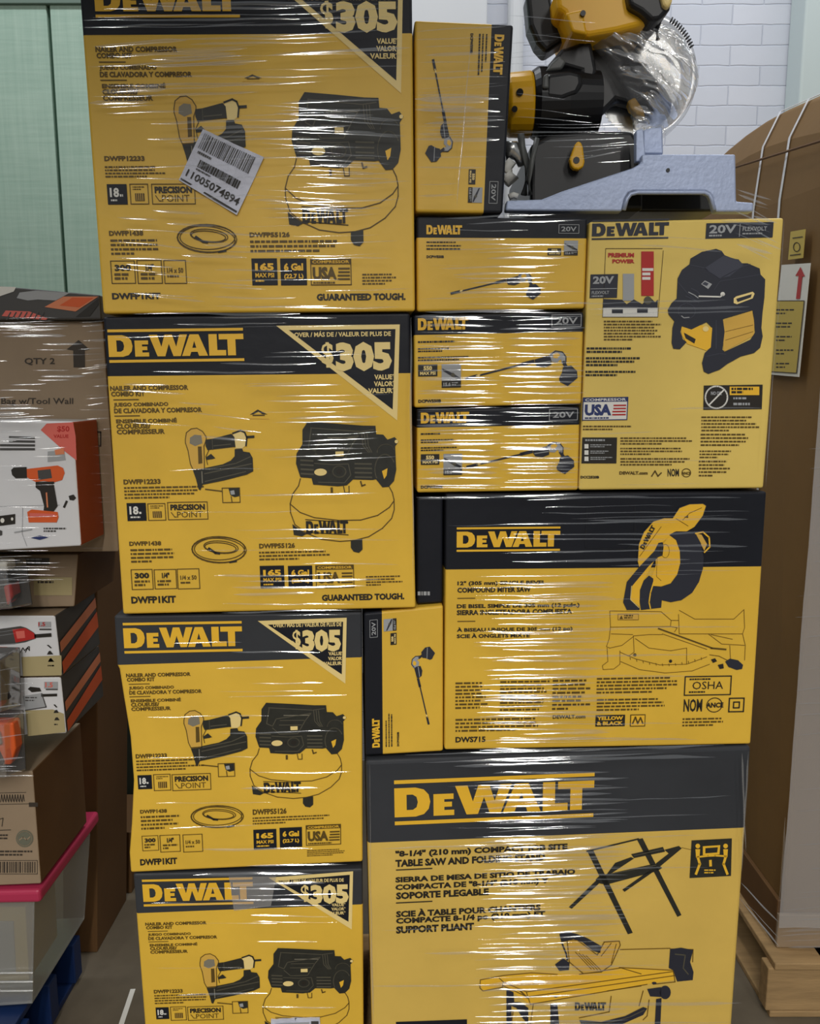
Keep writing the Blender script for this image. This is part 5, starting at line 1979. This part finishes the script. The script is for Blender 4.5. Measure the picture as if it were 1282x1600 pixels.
# row under it
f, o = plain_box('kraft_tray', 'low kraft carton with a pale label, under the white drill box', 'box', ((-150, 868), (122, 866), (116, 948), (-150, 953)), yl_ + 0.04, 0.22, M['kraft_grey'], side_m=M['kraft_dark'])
mb = MB()
q = f.pix(mb, 0, 860, 8.0)
q.rect(425, 335, 905, 560, M['pale_tan'], 1)
q.greek(475, 380, 830, 415, 1, M['kraft_ink'], 2, .8, 60)
q.rect(300, 95, 620, 180, M['charcoal'], 1)
q.greek(320, 100, 600, 175, 2, M['print_grey'], 2, .5, 40)
mb.build('carton_print', o)


def clamshell(label, corners, y0, depth, inside):
    f = Face(Wall((0, y0, 0), 0), *corners)
    c = f.c
    org = (c[3] + c[2]) / 2
    mb = MB()
    mid = [c[k] for k in range(4)]
    cen = sum(mid, Vector()) / 4
    ins = [cen + (p - cen) * 0.86 + Vector((0, -depth, 0)) for p in mid]
    mb.add(mid + ins, [(4, 7, 6, 5)] + [(k, 4 + k, 4 + (k + 1) % 4, (k + 1) % 4) for k in range(4)], M['blister'])
    root = mb.build('blister_pack', origin=org, bevel=0.004)
    mb = MB()
    mb.prism(mid, Vector((0, 0.003, 0)), M['charcoal'])
    mb.build('backing_card', root, bevel=0.001)
    for nm, pts, m, th in inside:
        mb = MB()
        mb.prism([at(px, py, y0 - 0.003) for px, py in pts], Vector((0, -th, 0)), m)
        mb.build(nm, root, bevel=0.004)
    tag(root, label, 'blister pack')
    return root


clamshell('clear blister pack of dark tools under the white drill box, at the left edge', ((-120, 874), (40, 872), (50, 945), (-120, 958)), yl_ - 0.02, 0.05,
          [('tool_grip', [(-60, 890), (10, 888), (30, 905), (34, 930), (10, 945), (-60, 948)], M['black_plastic'], 0.03), ('tool_accent', [(18, 910), (30, 905), (34, 925), (24, 940)], M['red'], 0.034), ('header_card', [(-110, 873), (24, 871), (26, 886), (-110, 888)], M['print_white'], 0.036)])


def saw_box(label, corners, y0, depth, full):
    f, o = plain_box('jigsaw_box', label, 'box', corners, y0, depth, M['white_card'], 'white power tool boxes of the left stack', side_m=M['charcoal'], top_m=M['kraft_grey'])
    mb = MB()
    if full:
        q = f.pix(mb, 0, 860, 8.0)
        q.poly([(-400, 1010), (0, 980), (260, 945), (330, 965), (420, 1020), (460, 1060), (450, 1100), (320, 1145), (180, 1170), (0, 1180), (-400, 1190)], M['charcoal'], 1)
        q.poly([(160, 985), (320, 968), (420, 1025), (455, 1065), (440, 1100), (200, 1150)], M['red'], 2)
        q.poly([(200, 1010), (310, 1000), (320, 1090), (220, 1100)], M['pinkred'], 3)
        q.line([(450, 1068), (630, 1055)], 46, M['ink'], 2)
        q.rect(480, 890, 640, 960, M['print_grey'], 1)
        q.text('1.5', 484, 895, 570, 945, M['red'], 2, 0.03)
        q.rect(495, 975, 645, 995, M['charcoal'], 1)
        for k in range(2):
            q.line([(260 + 60 * k, 1270), (290 + 60 * k, 1215), (310 + 60 * k, 1250), (360 + 10 * k, 1200)], 10, M['ink'], 1)
        q.poly([(585, 1180), (610, 1178), (650, 1215), (635, 1222)], M['ink'], 1)
        for k in range(2):
            q.poly([(590 + 12 * k, 1300 + 92 * k), (610 + 12 * k, 1260 + 92 * k), (630 + 12 * k, 1250 + 92 * k), (670 + 12 * k, 1298 + 92 * k)], M['ink'], 1)
        q.greek(600, 1430, 740, 1455, 1, M['ink'], 1, .7, 30)
        q.poly([(270, 1330), (770, 1310), (775, 1480), (770, 1560), (290, 1570)], M['pale_tan'], 1)
        q.poly([(-200, 1200), (95, 1205), (60, 1310), (-200, 1330)], M['orange'], 1)
    else:
        q = f.pix(mb, 0, 1040, 8.0)
        q.poly([(350, 290), (380, 262), (500, 275), (520, 320), (400, 330)], M['ink'], 1)
        q.line([(530, 370), (705, 365)], 34, M['ink'], 1)
        q.rect(555, 200, 725, 285, M['print_grey'], 1)
        q.text('1.5', 570, 206, 665, 270, M['pinkred'], 2, 0.03)
        q.rect(575, 288, 725, 304, M['charcoal'], 1)
        q.poly([(290, 380), (520, 340), (580, 515), (320, 555)], M['print_grey'], 1)
        q.line([(320, 555), (580, 515), (525, 345)], 12, M['charcoal'], 2)
        q.greek(320, 390, 500, 460, 2, M['charcoal'], 2, .4, 40)
        q.poly([(320, 560), (660, 545), (800, 600), (820, 830), (350, 880)], M['pale_tan'], 0)
        q.poly([(670, 485), (690, 482), (722, 518), (705, 522)], M['ink'], 1)
        for k in range(2):
            q.poly([(672 + 8 * k, 590 + 92 * k), (690 + 8 * k, 555 + 92 * k), (715 + 8 * k, 550 + 92 * k), (738 + 12 * k, 588 + 92 * k)], M['ink'], 1)
        q.greek(680, 725, 790, 748, 1, M['ink'], 1, .7, 30)
    mb.build('box_print', o)
    # slanting stripes on the side that faces the gap
    mb = MB()
    c = f.c[1]
    d = f.c[2]
    sx = max(c.x, d.x) + 0.0012

    def fn(u, v):
        return Vector((c.x + (d.x - c.x) * v + 0.0004, c.y + depth * u, c.z + (d.z - c.z) * v)), Vector((1, 0, 0))
    q = Pen(mb, fn, 0.0010)
    q.poly([(0.02, 0.45), (0.98, 0.12), (0.98, 0.3), (0.02, 0.62)], M['orange_tan'], 1)
    q.poly([(0.02, 0.78), (0.98, 0.38), (0.98, 0.66), (0.02, 0.98)], M['orange'], 1)
    mb.build('side_print', o)
    return o


saw_box('upper white tool box picturing a red and grey corded saw, in the left stack', ((-150, 962), (86, 962), (97, 1056), (-150, 1060)), yl_, 0.2, True)
saw_box('lower white tool box half hidden by a blister pack, in the left stack', ((-150, 1062), (95, 1058), (104, 1146), (-150, 1156)), yl_ + 0.005, 0.2, False)
clamshell('clear blister pack with a red tool beside the lower white tool box', ((-120, 1010), (30, 1012), (32, 1104), (-120, 1106)), yl_ - 0.02, 0.05,
          [('tool_grip', [(-60, 1030), (0, 1030), (22, 1060), (26, 1085), (-60, 1095)], M['black_plastic'], 0.03), ('tool_accent', [(-30, 1064), (9, 1065), (12, 1098), (-30, 1100)], M['red'], 0.034)])
clamshell('clear blister pack with orange and steel tool pieces on the kraft carton', ((-120, 1108), (36, 1110), (40, 1204), (-120, 1206)), yl_ - 0.02, 0.05,
          [('tool_body', [(-60, 1120), (32, 1120), (36, 1160), (28, 1185), (-60, 1180)], M['orange'], 0.03), ('steel_bit', [(-40, 1135), (14, 1132), (18, 1152), (-40, 1160)], M['steel'], 0.036), ('tool_grip', [(-60, 1160), (10, 1158), (20, 1180), (8, 1196), (-60, 1200)], M['black_plastic'], 0.038)])
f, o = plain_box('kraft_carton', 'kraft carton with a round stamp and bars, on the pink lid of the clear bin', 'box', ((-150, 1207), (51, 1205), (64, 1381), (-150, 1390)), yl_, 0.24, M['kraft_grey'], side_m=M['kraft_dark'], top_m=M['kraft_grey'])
mb = MB()
q = f.pix(mb, 0, 1150, 3.555)
q.line([(0, 315), (145, 312)], 3, ki, 1)
for k in range(9):
    q.line([(4 + 15 * k, 365), (10 + 15 * k, 325), (16 + 15 * k, 360)], 4, ki, 1)
q.line([(0, 378), (165, 375)], 3, ki, 1)
q.rect(162, 368, 212, 392, ki, 1)
q.line([(0, 460), (18, 455), (12, 500)], 4, ki, 1)
q.line([(0, 522), (60, 520)], 4, ki, 1)
q.greek(0, 545, 55, 580, 2, ki, 1, .5, 14)
q.ell(138, 568, 48, 48, mat('stamp_grey_green', (104, 104, 88), 0.6), 1)
q.arc(138, 568, 40, 40, 3, M['kraft_grey'], 2)
q.line([(110, 575), (130, 560), (150, 575), (168, 558)], 6, M['kraft_grey'], 2)
q.greek(0, 635, 195, 672, 2, ki, 1, .5, 22)
q.frame(-60, 690, 208, 765, 3, ki, 1)
x = -50
while x < 196:
    w_ = rng.choice((3, 5, 8))
    q.rect(x, 697, x + w_, 758, ki, 1)
    x += w_ + rng.choice((4, 6, 8))
mb.build('carton_print', o)
# clear bin with a pink lid
f = Face(Wall((0, yl_ + 0.002, 0), 0), (-150, 1411), (54, 1408), (56, 1574), (-150, 1582))
c = f.c
org = (c[3] + c[2]) / 2 + Vector((0, 0.16, 0))
bin_ = empty('storage_bin', org)
bd = 0.30
mb = MB()
mb.prism([c[0], c[1], c[2] + Vector((-0.012, 0.01, 0)), c[3]], Vector((0, 0.004, 0)), M['bin'])
mb.prism([c[1], c[2] + Vector((-0.012, 0.01, 0)), c[2] + Vector((-0.012, bd - 0.01, 0)), c[1] + Vector((0, bd, 0))], Vector((-0.004, 0, 0)), M['bin'])
mb.prism([c[3] + Vector((0, 0.01, 0)), c[2] + Vector((-0.012, 0.01, 0)), c[2] + Vector((-0.012, bd - 0.01, 0)), c[3] + Vector((0, bd - 0.01, 0))], Vector((0, 0, 0.004)), M['bin'])
for k in range(3):
    y_ = 1520 + 14 * k
    mb.tube([f.wall.hit(-150, y_ + 2), f.wall.hit(52, y_)], 0.003, M['bin'], 6)
mb.build('bin_tub', bin_, bevel=0.002)
mb = MB()
pl_ = [f.wall.hit(px, py) for px, py in ((-150, 1392), (66, 1386), (68, 1406), (-150, 1410))]
mb.prism([p + Vector((0, -0.012, 0)) for p in pl_], Vector((0, bd + 0.02, 0)), M['pink_lid'])
mb.build('bin_lid', bin_, bevel=0.008)['label'] = 'pink plastic lid'
mb = MB()
mb.prism([f.wall.hit(px, py) + Vector((0, 0.016, 0)) for px, py in ((-150, 1425), (34, 1425), (40, 1540), (-150, 1545))], Vector((0, 0.14, 0)), M['yellow_paper'])
mb.prism([f.wall.hit(px, py) + Vector((0, 0.012, 0)) for px, py in ((-150, 1446), (16, 1446), (20, 1528), (-150, 1530))], Vector((0, 0.003, 0)), M['print_grey'])
mb.build('packed_goods', bin_, bevel=0.003)
tag(bin_, 'clear plastic storage bin with a pink lid at the bottom of the left stack', 'storage bin')
zb_l = c[3].z
lp = pallet('blue_pallet', 'blue painted pallet under the clear bin at the left', -1.7, c[2].x - 0.02, yl_ - 0.03, yl_ + 0.28, zb_l - 0.004, M['blue_plastic'])

# cartons further back in the dark gap between the two stacks
def floor_px(px, y):
    """pixel row where an upright line at px, y meets the floor"""
    lo, hi = 900.0, 2600.0
    for _ in range(40):
        m_ = (lo + hi) / 2
        lo, hi = (m_, hi) if at(px, m_, y).z > 0 else (lo, m_)
    return lo


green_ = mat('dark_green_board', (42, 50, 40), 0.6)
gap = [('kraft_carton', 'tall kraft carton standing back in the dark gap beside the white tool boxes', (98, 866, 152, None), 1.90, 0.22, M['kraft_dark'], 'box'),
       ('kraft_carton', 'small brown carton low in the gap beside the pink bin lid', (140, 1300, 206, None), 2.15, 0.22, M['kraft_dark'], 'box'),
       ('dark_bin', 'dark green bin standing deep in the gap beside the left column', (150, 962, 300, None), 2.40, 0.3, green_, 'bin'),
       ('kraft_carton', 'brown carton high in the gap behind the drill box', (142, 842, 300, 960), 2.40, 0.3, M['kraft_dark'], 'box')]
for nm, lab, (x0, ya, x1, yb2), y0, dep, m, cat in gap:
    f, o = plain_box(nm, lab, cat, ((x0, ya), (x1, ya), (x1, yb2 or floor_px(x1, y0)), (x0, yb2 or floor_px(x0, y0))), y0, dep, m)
# pale strap on the floor
mb = MB()
A, B = at(186, 1612, 1), at(208, 1546, 1)
A, B = (CAM + ray(186, 1612) * (CAMZ / -ray(186, 1612).z)), (CAM + ray(208, 1546) * (CAMZ / -ray(208, 1546).z))
d_ = (B - A).normalized()
n_ = Vector((-d_.y, d_.x, 0)) * 0.006
mb.prism([A - n_, B - n_, B + n_, A + n_], Vector((0, 0, 0.0015)), M['print_white'])
o = mb.build('packing_strap', origin=(A + B) / 2)
tag(o, 'pale packing strap lying on the floor beside the lowest yellow carton', 'strap')
# film over the left stack
mb = MB()
fwl = Wall((0, yl_ - 0.138, 0), 0)
film_rows(mb, fwl, [(-60, 120, 498, 530, 4.5, 5.0, 0, 0.6), (-60, 148, 525, 600, 8, 3.6, 1, 0.3), (-60, 150, 600, 636, 11, 3.0, 2, 0.3), (-60, 100, 636, 662, 5, 5.5, 4, 0.6), (-60, 112, 668, 700, 9, 3.2, 3, 0.4), (-60, 118, 700, 760, 16, 3.0, 3, 0.3), (-60, 122, 760, 865, 16, 2.6, 3, 0.4),
                    ], M['film_haze'], 2000)
film_rows(mb, Wall((0, yl_ - 0.085, 0), 0), [(-60, 110, 868, 905, 5, 4.0, 0, 0.6), (-60, 60, 905, 1200, 16, 3.0, 12, 0.5), (-60, 60, 1196, 1212, 5, 4, 0, .6)], M['film_haze'], 2200)
fwl2 = Wall((0, yl_ - 0.012, 0), 0)
film_rows(mb, fwl2, [(122, 182, 505, 640, 8, 3.2, 8, 0.7), (122, 186, 640, 860, 14, 2.6, 3, 0.6)], M['film'], 2300)
o = mb.build('stretch_film', origin=at(30, 900, yl_ - 0.12), smooth=True)
tag(o, 'wrinkled hazy stretch film across the left stack of mixed boxes', 'film')
